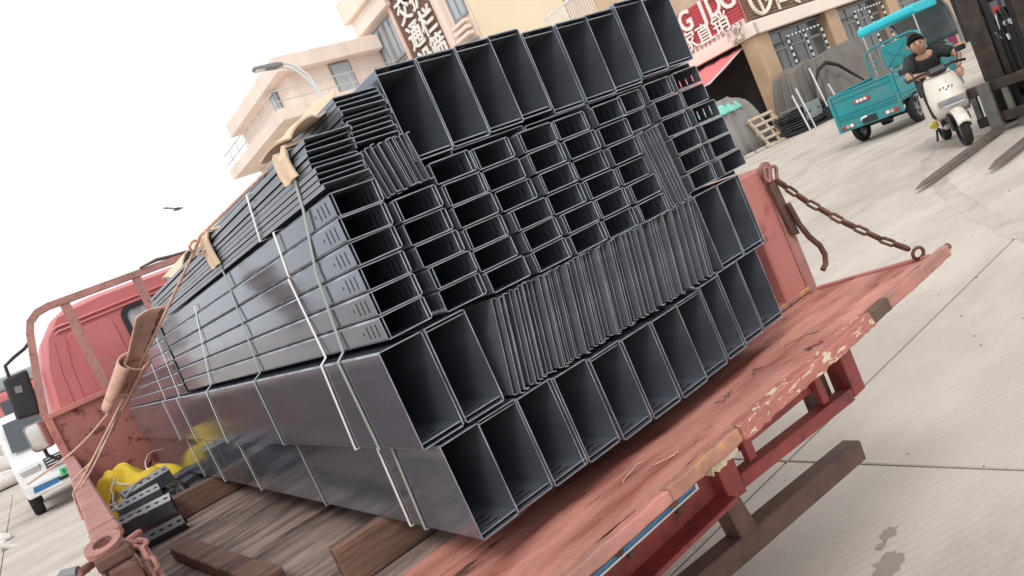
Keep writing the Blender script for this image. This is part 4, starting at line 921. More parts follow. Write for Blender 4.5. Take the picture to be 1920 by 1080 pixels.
# pallet leaning on the heap
P_ = thing('wooden_pallet', 'pale wooden pallet leaning upright against the heap', 'pallet', (22.95, 14.95, 0), -.12)
P_.rotation_euler = (math.radians(-24), 0, -.12)
for k in range(3): G().bx(-.62+.57*k, -.54+.57*k, 0, .09, 0, 1.25).obj('stringer', m_pallet, P_, bevel=.008)
for k in range(5): G().bx(-.66, .64, -.024, -.001, .0+.285*k, .10+.285*k).obj('slat', m_pallet, P_, bevel=.006)
for k in range(3): G().bx(-.66, .64, .091, .114, .0+.57*k, .10+.57*k).obj('slat', m_pallet, P_, bevel=.006)
# steel bundles
S_ = thing('steel_bundle', 'dark bundle of rough steel panels under a blue-grey sheet', 'bundle', (24.0, 14.6, 0), wc=True)
for k in range(9):
    t = G(); t.box((24.0+rnd.uniform(-.08, .08), 14.6+rnd.uniform(-.08, .08), .06+.085*k), (1.7+rnd.uniform(-.2, .2), .95, .05), (rnd.uniform(-.02, .02), rnd.uniform(-.03, .03), rnd.uniform(-.08, .08))); t.obj('panel', m_darkbun, S_)
t = G(); t.grid(lambda u, v: (23.35+1.1*u+.03*math.sin(5*v), 14.08+.9*v if v > .35 else 14.08+.02*math.sin(9*u), .86+.03*math.sin(6*u) if v > .35 else .30+.56*v/.35), 20, 20); t.obj('cover_sheet', m_bluegrey, S_, smooth=179, solid=.01, fix=False)
for x, h in ((23.55, 1.45), (24.75, 1.9), (23.2, 1.3)): G().tube([(x, 14.02, 0), (x-.25, 14.02, h)], .03, 6).obj('stake', m_white, S_)
o = G(); o.tube([(25.35, 13.9, 0), (25.05, 13.9, 1.15)], .035, 8); o = o.obj('stake_post', m_white); tag(o, 'slim white post standing before the lower grey heap', 'post')
o = G().tube([(24.9, 13.6, 1.2), (24.72, 13.6, 1.75)], .06, 8, mi=0)
for i in range(9):   # broken kerb pieces along the heap
    a = 20.6+.62*i; b = 15.15-.02*i
    t = G(); t.box((0, 0, .06), (.40+rnd.uniform(-.1, .12), .16+rnd.uniform(-.05, .05), .12), (0, 0, rnd.uniform(-.4, .4))); q = t.obj('kerb_piece', m_conc, bevel=.02); q.location = (a, b, 0)
    tag(q, f'broken concrete kerb piece before the heaps, {ordw(i)} from left', 'kerb piece', 'broken kerb pieces along the heaps')

o = G().tube([(24.7, 14.1, 1.35), (24.95, 14.0, 1.72), (25.4, 13.9, 1.86), (25.9, 13.8, 1.62), (26.4, 13.7, 1.15), (26.9, 13.65, .75)], [.03, .06, .07, .06, .05, .03], 10).obj('tarp_gap_shade', m_rubber, smooth=60)  # black tube put in for the shade in the gap between two tarpaulins
tag(o, 'black arched strip put in for the shade between the grey tarpaulin heaps', 'hose')
for i, (x, y, z, a, b_, c_, lb) in enumerate([(24.75, 14.05, 0, .5, .4, .45, 'dark metal box at the foot of the bundle, right side'), (25.3, 13.95, 0, .42, .35, .3, 'low dark metal box between bundle and tricycle'), (24.95, 14.15, .46, .4, .3, .25, 'small dark box lying on the metal box by the bundle')]):
    t = G(); t.bx(-a/2, a/2, -b_/2, b_/2, 0, c_); t.bx(-a*.4, a*.4, -b_/2-.012, -b_/2, c_*.2, c_*.8); o = t.obj('metal_box', m_darkbun, bevel=.015); o.location = (x, y, z); o.rotation_euler = (0, 0, .3*i); tag(o, lb, 'box', 'dark boxes beside the bundle')

# ================================================================== blue-green cargo tricycle
m_teal = M('teal_paint', (.012,.28,.31), .42, 0, var=.08, scale=2, coat=.2, col2=(.09,.25,.26), thr=.58, s2=3, soft=.12)
m_teald = M('teal_paint_pressing', (.010,.26,.29), .4, 0, var=.05, scale=2)
m_cyan = M('cyan_canopy_plastic', (.03,.58,.68), .4, 0, var=.04)
m_tl = M('tail_lamp_red', (.45,.03,.03), .25, 0, var=.1)
m_amber = M('tail_lamp_amber', (.62,.42,.30), .25)
m_badge = M('badge_white', (.85,.82,.82), .4); m_badger = M('badge_red', (.55,.05,.03), .4)
K = thing('cargo_tricycle', 'blue-green cargo tricycle with open bed and canopy, seen from behind', 'tricycle', (14.1, 7.0, 0), .02)
bed = G(); bed.bx(-.55, 1.20, -.58, .58, .50, .54); bed = bed.obj('bed_floor', m_teal, K)
def panel(name, u0, u1, z0, z1, place, ribs, par=K):
    t = G(); t.prism([(u0, z0), (u1, z0), (u1, z1), (u0, z1)], place, -.015, .015); o_ = t.obj(name, m_teal, par, bevel=.008)
    for z in ribs:
        t = G(); t.prism([(u0+.05, z-.016), (u1-.05, z-.016), (u1-.05, z+.016), (u0+.05, z+.016)], place, -.030, -.0155); t.obj('rib', m_teald, o_, bevel=.008)
    t = G(); t.prism([(u0, z1-.002), (u1, z1-.002), (u1, z1+.03), (u0, z1+.03)], place, -.03, .025); t.obj('top_rail', m_teal, o_, bevel=.008)
    return o_
rear = panel('tail_panel', -.60, .60, .52, 1.0, lambda u, v, d: (-.60+d, u, v), (.58, .64, .92))
sr = panel('side_panel', -.57, 1.22, .54, 1.02, lambda u, v, d: (u, -.60+d, v), (.62, .93))
sl2 = panel('side_panel', -.57, 1.22, .54, 1.02, lambda u, v, d: (u, .60-d, v), (.62, .93))
G().bx(-.62, -.585, -.60, .60, .33, .515).obj('rear_apron', m_teal, K, bevel=.008)
G().bx(-.64, -.621, -.62, -.56, .33, 1.02).obj('corner_post', m_teal, K, bevel=.006); G().bx(-.64, -.621, .56, .62, .33, 1.02).obj('corner_post', m_teal, K, bevel=.006)
for s_ in (-1, 1):
    l = G(); l.bx(-.640, -.621, s_*.42-.13, s_*.42+.13, .37, .45); lo = l.obj('tail_lamp', m_grey, K, bevel=.006)
    for k, mm in enumerate((m_tl, m_amber, m_badge)): G().cyl((-.641, s_*(.50-.08*k), .41), (-.652, s_*(.50-.08*k), .41), .033, 10).obj('lens', mm, lo)
pl = G(); pl.bx(-.645, -.623, -.13, .13, .36, .47); po = pl.obj('plate_holder', m_black, K); G().tube([(-.65, .14, .44), (-.66, .12, .47), (-.66, .02, .48)], .02, 6).obj('hook', m_badge, po)
def badge(place, par, w_):
    t = G(); t.prism(rrect(-w_/2, w_/2, -.035, .035, .034), place, -.012, 0); b_ = t.obj('badge', m_badger, par)
    for k in range(3):
        c = (k-1)*w_*.24
        t = G(); t.prism([(c-w_*.09, -.024), (c+w_*.09, -.024), (c+w_*.09, .024), (c-w_*.09, .024)], place, -.016, -.0121); t.obj('badge_character', m_badge, b_)
badge(lambda u, v, d: (-.631+d, .02-u, .79+v), rear, .30); badge(lambda u, v, d: (-.10+u, -.631+d, .79+v), sr, .26)
for s_ in (-1, 1):   # bed mounted guard hoop + plate
    pass
hp = G(); hp.tube([(1.18, .56, 1.0), (1.18, .56, 1.40), (1.18, .50, 1.52), (1.18, .38, 1.57), (1.18, -.38, 1.57), (1.18, -.50, 1.52), (1.18, -.56, 1.40), (1.18, -.56, 1.0)], .024, 8); hp = hp.obj('guard_hoop', m_teal, K, smooth=60)
for z in (1.18, 1.30): G().tube([(1.18, -.56, z), (1.18, .56, z)], .014, 6).obj('bar', m_teal, hp)
gp = G(); gp.bx(1.145, 1.165, -.30, .22, 1.05, 1.52); gp = gp.obj('guard_plate', m_teal, hp, bevel=.006)
for a, b in (((-.24, 1.45), (-.08, 1.28)), ((.16, 1.45), (0, 1.28)), ((-.24, 1.12), (-.08, 1.26)), ((.16, 1.12), (0, 1.26)), ((-.08, 1.27), (0, 1.27))): G().beam((1.14, a[0], a[1]), (1.14, b[0], b[1]), .025, .014, (1,0,0)).obj('pressing', m_teald, gp)
rf_ = G(); rf_.prism(rrect(1.25, 2.35, -.09, .09, .07), lambda u, v, d: (u, d, 1.93+v), -.56, .56); rf_.obj('roof', m_cyan, K, bevel=.03, seg=3)
m_hood = M('clear_hood', (.34,.35,.36), .25, 0, var=.1)
ws = G(); ws.grid(lambda u, v: (2.36+.62*math.sin(v*1.45), (-.56+1.12*u)*(1-.1*v), 1.97-.95*(1-math.cos(v*1.45))), 10, 12); ws.obj('windscreen', M('scratched_screen', (.16,.17,.18), .15, 0, var=.2, scale=2, spec=.8), K, smooth=179, solid=.01, fix=False)
for s_ in (-1, 1):
    G().tube([(1.30, s_*.50, 1.0), (1.30, s_*.50, 1.9)], .016, 8).obj('roof_post', m_alu, K, smooth=60)
    fr_ = G(); fr_.tube([(2.30, s_*.57, 1.98), (2.55, s_*.56, 1.92), (2.80, s_*.54, 1.72), (2.96, s_*.52, 1.35), (3.0, s_*.5, .95)], .028, 8); fr_.obj('screen_frame', m_hood, K, smooth=60)
fb = G(); fb.loft([[(2.2,-.38,.45),(2.2,.38,.45),(2.2,.38,.9),(2.2,-.38,.9)], [(2.9,-.36,.5),(2.9,.36,.5),(2.9,.36,1.05),(2.9,-.36,1.05)], [(3.1,-.25,.6),(3.1,.25,.6),(3.1,.25,.9),(3.1,-.25,.9)]]); fb.obj('front_cowl', m_teal, K, bevel=.04)
G().bx(1.35, 1.95, -.42, .42, .55, .82).obj('seat', m_black, K, bevel=.04)
G().tube([(2.5, -.40, 1.08), (2.55, -.2, 1.15), (2.55, .2, 1.15), (2.5, .40, 1.08)], .02, 8).obj('handlebar', m_black, K, smooth=60)
for s_ in (-.30, .30): G().bx(-.5, 2.9, s_-.03, s_+.03, .38, .46).obj('frame_rail', m_black, K)
def wheel2(par, c, r, wd, ax, rim, name='wheel'):
    """wheel centred at c with axle direction ax"""
    ax = Vector(ax).normalized(); u = ax.orthogonal().normalized(); v = ax.cross(u); c = Vector(c); n = 28
    prof = [(-wd/2, r*.70), (-wd/2, r*.90), (-wd*.3, r), (wd*.3, r), (wd/2, r*.90), (wd/2, r*.70)]
    rings = [[c+ax*a+(u*math.cos(2*math.pi*i/n)+v*math.sin(2*math.pi*i/n))*q for a, q in prof] for i in range(n+1)]
    to = G().loft(rings, cap=False).obj('tyre', m_rubber, par, smooth=50)
    h = G(); h.cyl(c-ax*wd*.22, c+ax*wd*.22, r*.22, 14)
    for k in range(5):
        a = 2*math.pi*k/5; d = u*math.cos(a)+v*math.sin(a); h.beam(c+d*r*.15, c+d*r*.70, r*.18, wd*.3, ax)
    h.tube([c+(u*math.cos(2*math.pi*i/24)+v*math.sin(2*math.pi*i/24))*r*.70 for i in range(24)], wd*.22, 6, closed=True)
    h.obj('rim', rim, to, smooth=40)
    return to
for s_ in (-1, 1): wheel2(K, (0, s_*.53, .275), .275, .13, (0, 1, 0), m_grey)
wheel2(K, (2.75, 0, .25), .25, .11, (0, 1, 0), m_grey)
G().cyl((0, -.48, .275), (0, .48, .275), .045, 10).obj('axle', m_black, K); G().tube([(-.02, .1, .27), (.0, -.06, .27)], .12, 12).obj('differential', m_black, K, smooth=60)
G().bx(-.10, .35, -.66, -.45, .44, .50).obj('mudguard', m_grey, K, bevel=.02)

# ================================================================== scooter and rider
m_ivory = M('ivory_plastic', (.72,.68,.60), .38, 0, var=.06, coat=.2, col2=(.50,.45,.38), thr=.60, s2=6, soft=.10)
Q = thing('scooter', 'ivory white electric scooter beside the forklift fork', 'scooter', (9.65, 4.02, 0), math.radians(-148))
fw = wheel2(Q, (0, 0, .215), .215, .10, (0, 1, 0), m_grey)
G().tube([(.0, .085, .215), (-.06, .085, .42), (-.16, .05, .62)], .022, 8).obj('fork_leg', m_black, Q, smooth=60); G().tube([(.0, -.085, .215), (-.06, -.085, .42), (-.16, -.05, .62)], .022, 8).obj('fork_leg', m_black, Q, smooth=60)
fd = G(); fd.grid(lambda u, v: (.265*math.cos(.35+2.0*u)-.01, (v-.5)*.15*(1-.2*abs(v-.5)), .215+.265*math.sin(.35+2.0*u)-.03*(2*v-1)**2), 16, 8); fd.obj('front_mudguard', m_ivory, Q, smooth=179, solid=.012, fix=False)
def ring_sh(x, z, hw, dpt, n=16): return [(x-dpt*(1-math.cos(math.pi*(k/(n-1)-.5)))*1.0 if True else x, hw*math.sin(math.pi*(k/(n-1)-.5)), z) for k in range(n)]
sh = G(); sh.loft([ring_sh(-.06, .40, .17, .10), ring_sh(-.02, .50, .20, .12), ring_sh(-.06, .62, .205, .13), ring_sh(-.14, .76, .19, .12), ring_sh(-.20, .86, .17, .11), ring_sh(-.24, .90, .13, .09)], cap=False, closed=False)
sh.grid(lambda u, v: (-.24-.06*u, (v-.5)*.26, .90+.02*math.sin(3*u)), 4, 8); sh.obj('leg_shield', m_ivory, Q, smooth=60, solid=.02, fix=False)
hl = G(); hl.loft([[(.015, -.15, .545), (.03, 0, .545), (.015, .15, .545), (.0, .15, .60), (.012, 0, .605), (.0, -.15, .60)], [(-.04, -.15, .545), (-.04, 0, .545), (-.04, .15, .545), (-.04, .15, .60), (-.04, 0, .605), (-.04, -.15, .60)]]); ho = hl.obj('headlight', m_grey, Q)
G().bx(.02, .034, -.12, .12, .515, .54).obj('headlight_trim', m_alu, ho)
G().bx(-.72, -.16, -.15, .15, .24, .30).obj('footboard', M('beige_floor', (.42,.36,.29), .6), Q, bevel=.02)
G().loft([[(-.55,-.11,.26),(-.55,.11,.26),(-.55,.11,.60),(-.55,-.11,.60)], [(-.75,-.15,.26),(-.75,.15,.26),(-.75,.16,.66),(-.75,-.16,.66)], [(-1.15,-.17,.36),(-1.15,.17,.36),(-1.15,.16,.70),(-1.15,-.16,.70)], [(-1.42,-.09,.55),(-1.42,.09,.55),(-1.42,.09,.70),(-1.42,-.09,.70)]]).obj('rear_body', m_ivory, Q, bevel=.03, seg=2)
for s_ in (-1, 1): G().hexa([(-.70,s_*.165,.27),(-.22,s_*.165,.27),(-.22,s_*.155,.27),(-.70,s_*.155,.27),(-.78,s_*.165,.40),(-.24,s_*.165,.36),(-.24,s_*.155,.36),(-.78,s_*.155,.40)]).obj('side_panel', m_ivory, Q, bevel=.01)
G().loft([[(-.60,-.11,.69),(-.60,.11,.69),(-.60,.11,.73),(-.60,-.11,.73)], [(-.9,-.14,.70),(-.9,.14,.70),(-.9,.14,.77),(-.9,-.14,.77)], [(-1.35,-.11,.72),(-1.35,.11,.72),(-1.35,.11,.79),(-1.35,-.11,.79)]]).obj('seat', m_black, Q, bevel=.03, seg=2)
wheel2(Q, (-1.22, 0, .215), .215, .10, (0, 1, 0), m_grey)
hb_ = G(); hb_.tube([(-.33, -.33, .95), (-.27, -.18, .98), (-.25, 0, .96), (-.27, .18, .98), (-.33, .33, .95)], .017, 8); hb_ = hb_.obj('handlebar', m_black, Q, smooth=60)
G().box((-.235, 0, .955), (.10, .20, .09), (0, -.4, 0)).obj('dash', m_black, hb_, bevel=.02)
for s_ in (-1, 1):
    G().tube([(-.30, s_*.24, .975), (-.31, s_*.27, 1.06), (-.32, s_*.30, 1.09)], .008, 6).obj('mirror_stem', m_black, hb_); G().box((-.325, s_*.32, 1.10), (.02, .12, .07), (0, 0, 0)).obj('mirror', m_black, hb_, bevel=.02)
for k_, (yy_, zz_) in enumerate(((-.06, .74), (-.02, .745), (.03, .74), (.07, .735), (.0, .715))): G().box((-.105+.01*k_ if 0 else -.098-.25*(zz_-.74), yy_, zz_), (.02, .018, .008), (0, -.5, 0)).obj('emblem_mark', m_black, Q)
G().tube([(-.45, -.20, .34), (-.42, -.21, .31)], .05, 8).obj('reflector', M('yellow_reflector', (.75,.60,.10), .5), Q, smooth=60)
G().tube([(-.75, -.18, .10), (-.62, -.20, .10), (-.60, -.17, .24)], .014, 6).obj('side_stand', m_black, Q)

m_skin = M('skin', (.50,.28,.19), .55, 0, var=.06, scale=9); m_shirt = M('black_shirt', (.026,.027,.030), .85, 0, var=.35, scale=9, bump=1.0, bs=14)
m_trous = M('dark_trousers', (.030,.031,.035), .85, 0, var=.2, scale=10); m_hair = M('black_hair', (.009,.008,.008), .95, 0, var=.3, scale=40, bump=.4, bs=90)
PR = thing('person', 'man in black shirt leaning on the scooter handlebar', 'person', (9.65, 4.02, 0), math.radians(-148))
def skin(name, vs, es, rs, mat, par, root=0, sub=2):
    me = bpy.data.meshes.new(name); me.from_pydata(vs, es, []); me.materials.append(mat)
    o_ = bpy.data.objects.new(name, me); COL.objects.link(o_); o_.parent = par
    md = o_.modifiers.new('skin', 'SKIN'); md.use_smooth_shade = True
    for i, r in enumerate(rs):
        sv = me.skin_vertices[0].data[i]; sv.radius = (r, r) if not isinstance(r, tuple) else r; sv.use_root = (i == root)
    md2 = o_.modifiers.new('sub', 'SUBSURF'); md2.levels = sub; md2.render_levels = sub
    return o_
V = [(-.86,0,.80), (-.82,0,.98), (-.72,0,1.14), (-.66,-.015,1.215), (-.62,-.03,1.27), (-.585,-.045,1.335), (-.585,-.05,1.405),
     (-.69,.17,1.17), (-.58,.33,1.04), (-.36,.27,.97), (-.27,.235,.90),            # left arm
     (-.69,-.17,1.17), (-.56,-.27,.98), (-.37,-.10,.955), (-.29,-.03,.95),          # right arm
     (-.80,.09,.80), (-.45,.13,.74), (-.44,.12,.36), (-.34,.12,.32),                # left leg
     (-.80,-.09,.80), (-.45,-.14,.74), (-.44,-.13,.36), (-.34,-.13,.32)]            # right leg
E_ = [(0,1),(1,2),(2,3),(3,4),(4,5),(5,6),(2,7),(7,8),(8,9),(9,10),(2,11),(11,12),(12,13),(13,14),(0,15),(15,16),(16,17),(17,18),(0,19),(19,20),(20,21),(21,22)]
R0 = [.11,.11,.10,.055,.076,.099,.078, .06,.045,.034,.03, .06,.045,.034,.03, .085,.065,.045,.04, .085,.065,.045,.04]
body = skin('body', V, E_, R0, m_skin, PR)
sv_ = [0,1,2,7,8,11,12]
idx = {a: i for i, a in enumerate(sv_)}
shv = [V[a] for a in sv_]; mid = lambda a, b, t: tuple(Vector(V[a]).lerp(Vector(V[b]), t))
shv[idx[8]] = mid(7, 8, .8); shv[idx[12]] = mid(11, 12, .8)
shirt = skin('shirt', shv+[mid(2, 3, .75)], [(0,1),(1,2),(2,3),(3,4),(2,5),(5,6),(2,7)], [.14,.142,.150,.098,.068,.100,.072,.090], m_shirt, PR)
tr = [V[0], V[15], V[16], V[17], V[19], V[20], V[21]]
skin('trousers', tr, [(0,1),(1,2),(2,3),(0,4),(4,5),(5,6)], [.128,.098,.080,.062,.098,.080,.062], m_trous, PR)
HC0 = Vector((-.59, -.05, 1.34))
def hs(p): return tuple(HC0+(Vector(p)-HC0)*1.13)
hair = G(); hc = Vector((-.597, -.05, 1.366))
def hairf(u, v):   # cap of hair: down to the nape behind, hairline above the brow in front
    a = 6.2832*u; f_ = math.cos(a); lim = 1.95-.85*max(0, f_)**.6 if f_ > 0 else 1.95
    t_ = v*lim; q = 1+.045*math.sin(17*a+11*v)*math.sin(t_)+.035*math.sin(29*a-17*v); return tuple(hc+Vector(((.086 if f_ > 0 else .094)*f_*math.sin(t_), .084*math.sin(a)*math.sin(t_), .086*math.cos(t_)))*q)
hair.grid(hairf, 32, 10)
hr = random.Random(3)
for _ in range(420):
    u_, v_ = hr.random(), hr.uniform(.05, 1); p0 = Vector(hairf(u_, v_)); n0 = (p0-hc).normalized(); d0 = (n0+Vector((-.25, hr.uniform(-.5, .5), hr.uniform(-.1, .5)))).normalized(); s0 = d0.orthogonal().normalized()*.004
    hair.add([p0-s0-n0*.003, p0+s0-n0*.003, p0+d0*hr.uniform(.008, .018)], [(0,1,2)])
hair.v = [hs(p) for p in hair.v]
hair.obj('hair', m_hair, PR, smooth=179, fix=False)
m_eye = M('dark_eye', (.015,.012,.010), .3)
for s_ in (-1, 1):
    G().tube([hs(p) for p in [(-.508, -.048+s_*.030-.012, 1.352), (-.504, -.048+s_*.030, 1.355), (-.508, -.048+s_*.030+.012, 1.352)]], .0055, 6).obj('eye', m_eye, PR)
    G().tube([hs(p) for p in [(-.508, -.048+s_*.032-.016, 1.370), (-.502, -.048+s_*.032, 1.374), (-.508, -.048+s_*.032+.016, 1.369)]], .004, 6).obj('eyebrow', m_hair, PR)
    G().tube([hs(p) for p in [(-.59, -.048+s_*.083, 1.37), (-.595, -.048+s_*.092, 1.35), (-.59, -.048+s_*.085, 1.325)]], [.010, .014, .009], 6).obj('ear', m_skin, PR, smooth=60)
G().tube([hs(p) for p in [(-.500, -.048, 1.355), (-.484, -.048, 1.325), (-.496, -.048, 1.318)]], [.008, .014, .010], 8).obj('nose', m_skin, PR, smooth=60)
G().tube([hs(p) for p in [(-.508, -.072, 1.290), (-.500, -.048, 1.289), (-.508, -.024, 1.290)]], .005, 6).obj('mouth', M('lips', (.36,.15,.12), .5), PR)
def hand(base, d, nrm, side):
    d = Vector(d).normalized(); nrm = Vector(nrm); nrm = (nrm-d*nrm.dot(d)).normalized(); s2 = d.cross(nrm); b = Vector(base); vs = [b, b+d*.045]; es = [(0,1)]; rs = [.024, .026]
    for k in range(4):
        o0 = s2*((k-1.5)*.020); ln = (.030, .036, .033, .026)[k]; i = len(vs)
        vs += [b+d*.075+o0, b+d*(.075+ln)+o0-nrm*.012, b+d*(.075+ln*1.3)+o0-nrm*.040]; es += [(1, i), (i, i+1), (i+1, i+2)]; rs += [.0105, .0095, .0085]
    i = len(vs); vs += [b+d*.03+s2*side*.035-nrm*.008, b+d*.065+s2*side*.045-nrm*.02]; es += [(0, i), (i, i+1)]; rs += [.011, .0095]
    return skin('hand', [tuple(v) for v in vs], es, rs, m_skin, PR, sub=1)
hand(V[10], (.5, -.25, -.75), (.8, 0, .5), -1); hand(V[14], (.3, .9, .05), (.2, 0, 1), 1)
for s_ in (-1, 1): G().loft([[(-.50,s_*.125-.04,.302),(-.50,s_*.125+.04,.302),(-.50,s_*.125+.035,.37),(-.50,s_*.125-.035,.37)], [(-.34,s_*.125-.045,.302),(-.34,s_*.125+.045,.302),(-.34,s_*.125+.035,.35),(-.34,s_*.125-.035,.35)], [(-.24,s_*.125-.03,.302),(-.24,s_*.125+.03,.302),(-.24,s_*.125+.025,.325),(-.24,s_*.125-.025,.325)]]).obj('shoe', m_black, PR, bevel=.015, seg=2)

# ================================================================== forklift at the right edge
m_mast = M('greasy_mast_steel', (.055,.045,.04), .45, .5, var=.35, scale=7, col2=(.17,.10,.055), thr=.66, s2=4, bump=.2, bs=40)
m_fork = M('worn_fork_steel', (.17,.145,.12), .45, .5, var=.25, scale=8, bump=.15, bs=50)
m_shank = M('grey_green_steel', (.13,.135,.12), .6, .2, var=.2, scale=7)
FK = thing('forklift', 'dark forklift with lowered forks pointing at the truck', 'forklift', (10.6, 3.4, 0), wc=True)
for yc_, nm in ((3.70, 'fork'), (3.02, 'fork')):
    f_ = G(); w_ = .055
    f_.loft([[(7.48, yc_-.018, .045), (7.48, yc_+.018, .045), (7.48, yc_+.018, .055), (7.48, yc_-.018, .055)], [(7.75, yc_-w_, .042), (7.75, yc_+w_, .042), (7.75, yc_+w_, .068), (7.75, yc_-w_, .068)], [(9.70, yc_-w_, .035), (9.70, yc_+w_, .035), (9.70, yc_+w_, .085), (9.70, yc_-w_, .085)]])
    fo = f_.obj('fork', m_fork, FK, bevel=.006); G().bx(9.701, 9.765, yc_-.062, yc_+.062, .035, .63).obj('shank', m_shank, fo, bevel=.006)
car = G(); car.bx(9.77, 9.83, 2.86, 3.90, .50, .62); car.bx(9.77, 9.83, 2.86, 3.90, .12, .24); car = car.obj('carriage', m_mast, FK, bevel=.006)
for yv in (2.90, 3.24, 3.52, 3.86): G().bx(9.775, 9.835, yv-.03, yv+.03, .241, .499).obj('carriage_plate', m_shank, car)
for yv in (3.63, 3.13):
    ml = G(); ml.bx(9.92, 10.14, yv-.105, yv+.105, .10, 2.35); ml.obj('mast_rail', m_mast, FK, bevel=.008)
    s_ = 1 if yv < 3.4 else -1
    ml = G(); ml.bx(9.96, 10.08, yv+s_*.107, yv+s_*.165, .15, 2.2); ml.obj('inner_rail', m_black, FK, bevel=.004)
    for q in range(2):
        c_ = G()
        for k in range(60): c_.bx(9.90-.02, 9.915, yv+s_*(.19+.05*q)-.012, yv+s_*(.19+.05*q)+.012, .25+.022*k, .25+.022*k+.017)
        if q == 0: c_.obj('lift_chain', m_rubber, FK)
for z in (.30, 1.45, 2.25): G().bx(10.10, 10.16, 3.24, 3.52, z, z+.10).obj('mast_crossbar', m_mast, FK)
G().cyl((10.05, 3.38, .2), (10.05, 3.38, 1.25), .05, 12).obj('lift_cylinder', m_black, FK, smooth=60)
for k in range(3): G().tube([(9.98, 3.30+.05*k, .3), (9.95, 3.31+.05*k, .9), (9.96, 3.32+.04*k, 1.25), (10.05, 3.34+.04*k, 1.33), (10.12, 3.35+.04*k, 1.2)], .016, 8).obj('hose', m_rubber, FK, smooth=60)
G().cyl((9.94, 3.30, 1.17), (9.94, 3.36, 1.17), .03, 10).obj('hose_clip', m_white, FK); G().tube([(9.93, 3.44, 1.02), (9.93, 3.46, 1.12)], .014, 8).obj('hose_clip', m_white, FK); G().tube([(9.93, 3.35, .98), (9.93, 3.36, 1.05)], .02, 8).obj('hose_clip', m_white, FK)
bd = G(); bd.loft([[(10.75,2.90,.30),(10.75,3.86,.30),(10.75,3.86,1.12),(10.75,2.90,1.12)], [(11.3,2.86,.22),(11.3,3.90,.22),(11.3,3.90,.70),(11.3,2.86,.70)], [(12.2,2.86,.22),(12.2,3.90,.22),(12.2,3.90,1.15),(12.2,2.86,1.15)], [(12.8,3.0,.3),(12.8,3.76,.3),(12.8,3.76,1.05),(12.8,3.0,1.05)]]); bd.obj('body', m_black, FK, bevel=.03)
G().bx(11.7, 12.15, 3.1, 3.66, 1.16, 1.28).obj('seat', m_grey, FK, bevel=.04)
for x_, yv in ((10.85, 2.92), (10.85, 3.84), (12.4, 2.95), (12.4, 3.81)): G().bx(x_-.03, x_+.03, yv-.03, yv+.03, 1.0, 2.12).obj('guard_post', m_black, FK)
G().bx(10.8, 12.45, 2.9, 3.86, 2.121, 2.17).obj('overhead_guard', m_black, FK)
for x_, r in ((10.55, .31), (12.35, .25)):
    for yv in (2.93, 3.83): wheel2(FK, (x_, yv, r), r, .19, (0, 1, 0), m_grey)

# ================================================================== white van with red trim behind the forklift
def simple_van(name, label, loc, rz, L_, W_, H_, mat, trim=None, cat='van'):
    t = thing(name, label, cat, loc, rz)
    prof = [(0, .35), (-.04, .60), (.02, .92), (.35, 1.08), (.95, H_-.12), (1.25, H_), (L_-.1, H_), (L_, H_-.1), (L_, .35)]
    b_ = G(); b_.prism(prof, lambda u, v, d: (u, d*(1-.06*max(0, v-.95)), v), -W_/2, W_/2); b_ = b_.obj('body', mat, t, bevel=.06, seg=3)
    wsx = lambda k: (.35+(.60)*k, 1.08+(H_-.12-1.08)*k)
    a, c = wsx(.10), wsx(.90); hw = W_/2*.87
    G().add([(a[0]-.062, -hw, a[1]+.05), (a[0]-.062, hw, a[1]+.05), (c[0]-.062, hw*.93, c[1]+.05), (c[0]-.062, -hw*.93, c[1]+.05)], [(0,1,2,3)]).obj('windscreen', m_glass, t, solid=.012, fix=False)
    for s_ in (-1, 1):
        for (q0, q1) in ((1.0, 1.75), (1.9, L_-.4)):
            G().add([(q0, s_*(W_/2*.985+.004), 1.12), (q1, s_*(W_/2*.985+.004), 1.12), (q1, s_*(W_/2*.955+.004), H_-.22), (q0+.22, s_*(W_/2*.955+.004), H_-.22)], [(0,1,2,3)]).obj('side_window', m_glass, t, solid=.01, fix=False)
        for x_ in (.75, L_-.8): wheel2(t, (x_, s_*(W_/2-.08), .30), .30, .18, (0, 1, 0), m_grey)
        G().box((.02, s_*W_*.36, .80), (.10, W_*.20, .17), (0, -.25, 0)).obj('headlight', m_alu, t, bevel=.03)
    return t
wv = simple_van('white_van', 'white van with red trim standing behind the forklift mast', (16.2, 4.95, 0), 0.05, 4.2, 2.0, 2.35, m_white)
G().bx(-.07, -.045, .45, .9, 1.22, 1.34).obj('red_trim', m_tl, wv); G().bx(1.0, 4.0, .995, 1.006, 1.0, 1.08).obj('red_trim', m_tl, wv)
bn = G(); bn.grid(lambda u, v: (19.0+.55*u, 7.55-.1*math.sin(5*u), .9+2.6*v), 8, 4); bn = bn.obj('cloth_banner', M('magenta_banner', (.35,.06,.14), .8, 0, var=.1), solid=.01, fix=False); tag(bn, 'dark pink cloth banner hanging behind the tricycle canopy', 'banner')
G().tube([(18.95, 7.55, 0), (18.95, 7.55, 3.6)], .03, 8).obj('pole', m_grey, bn)

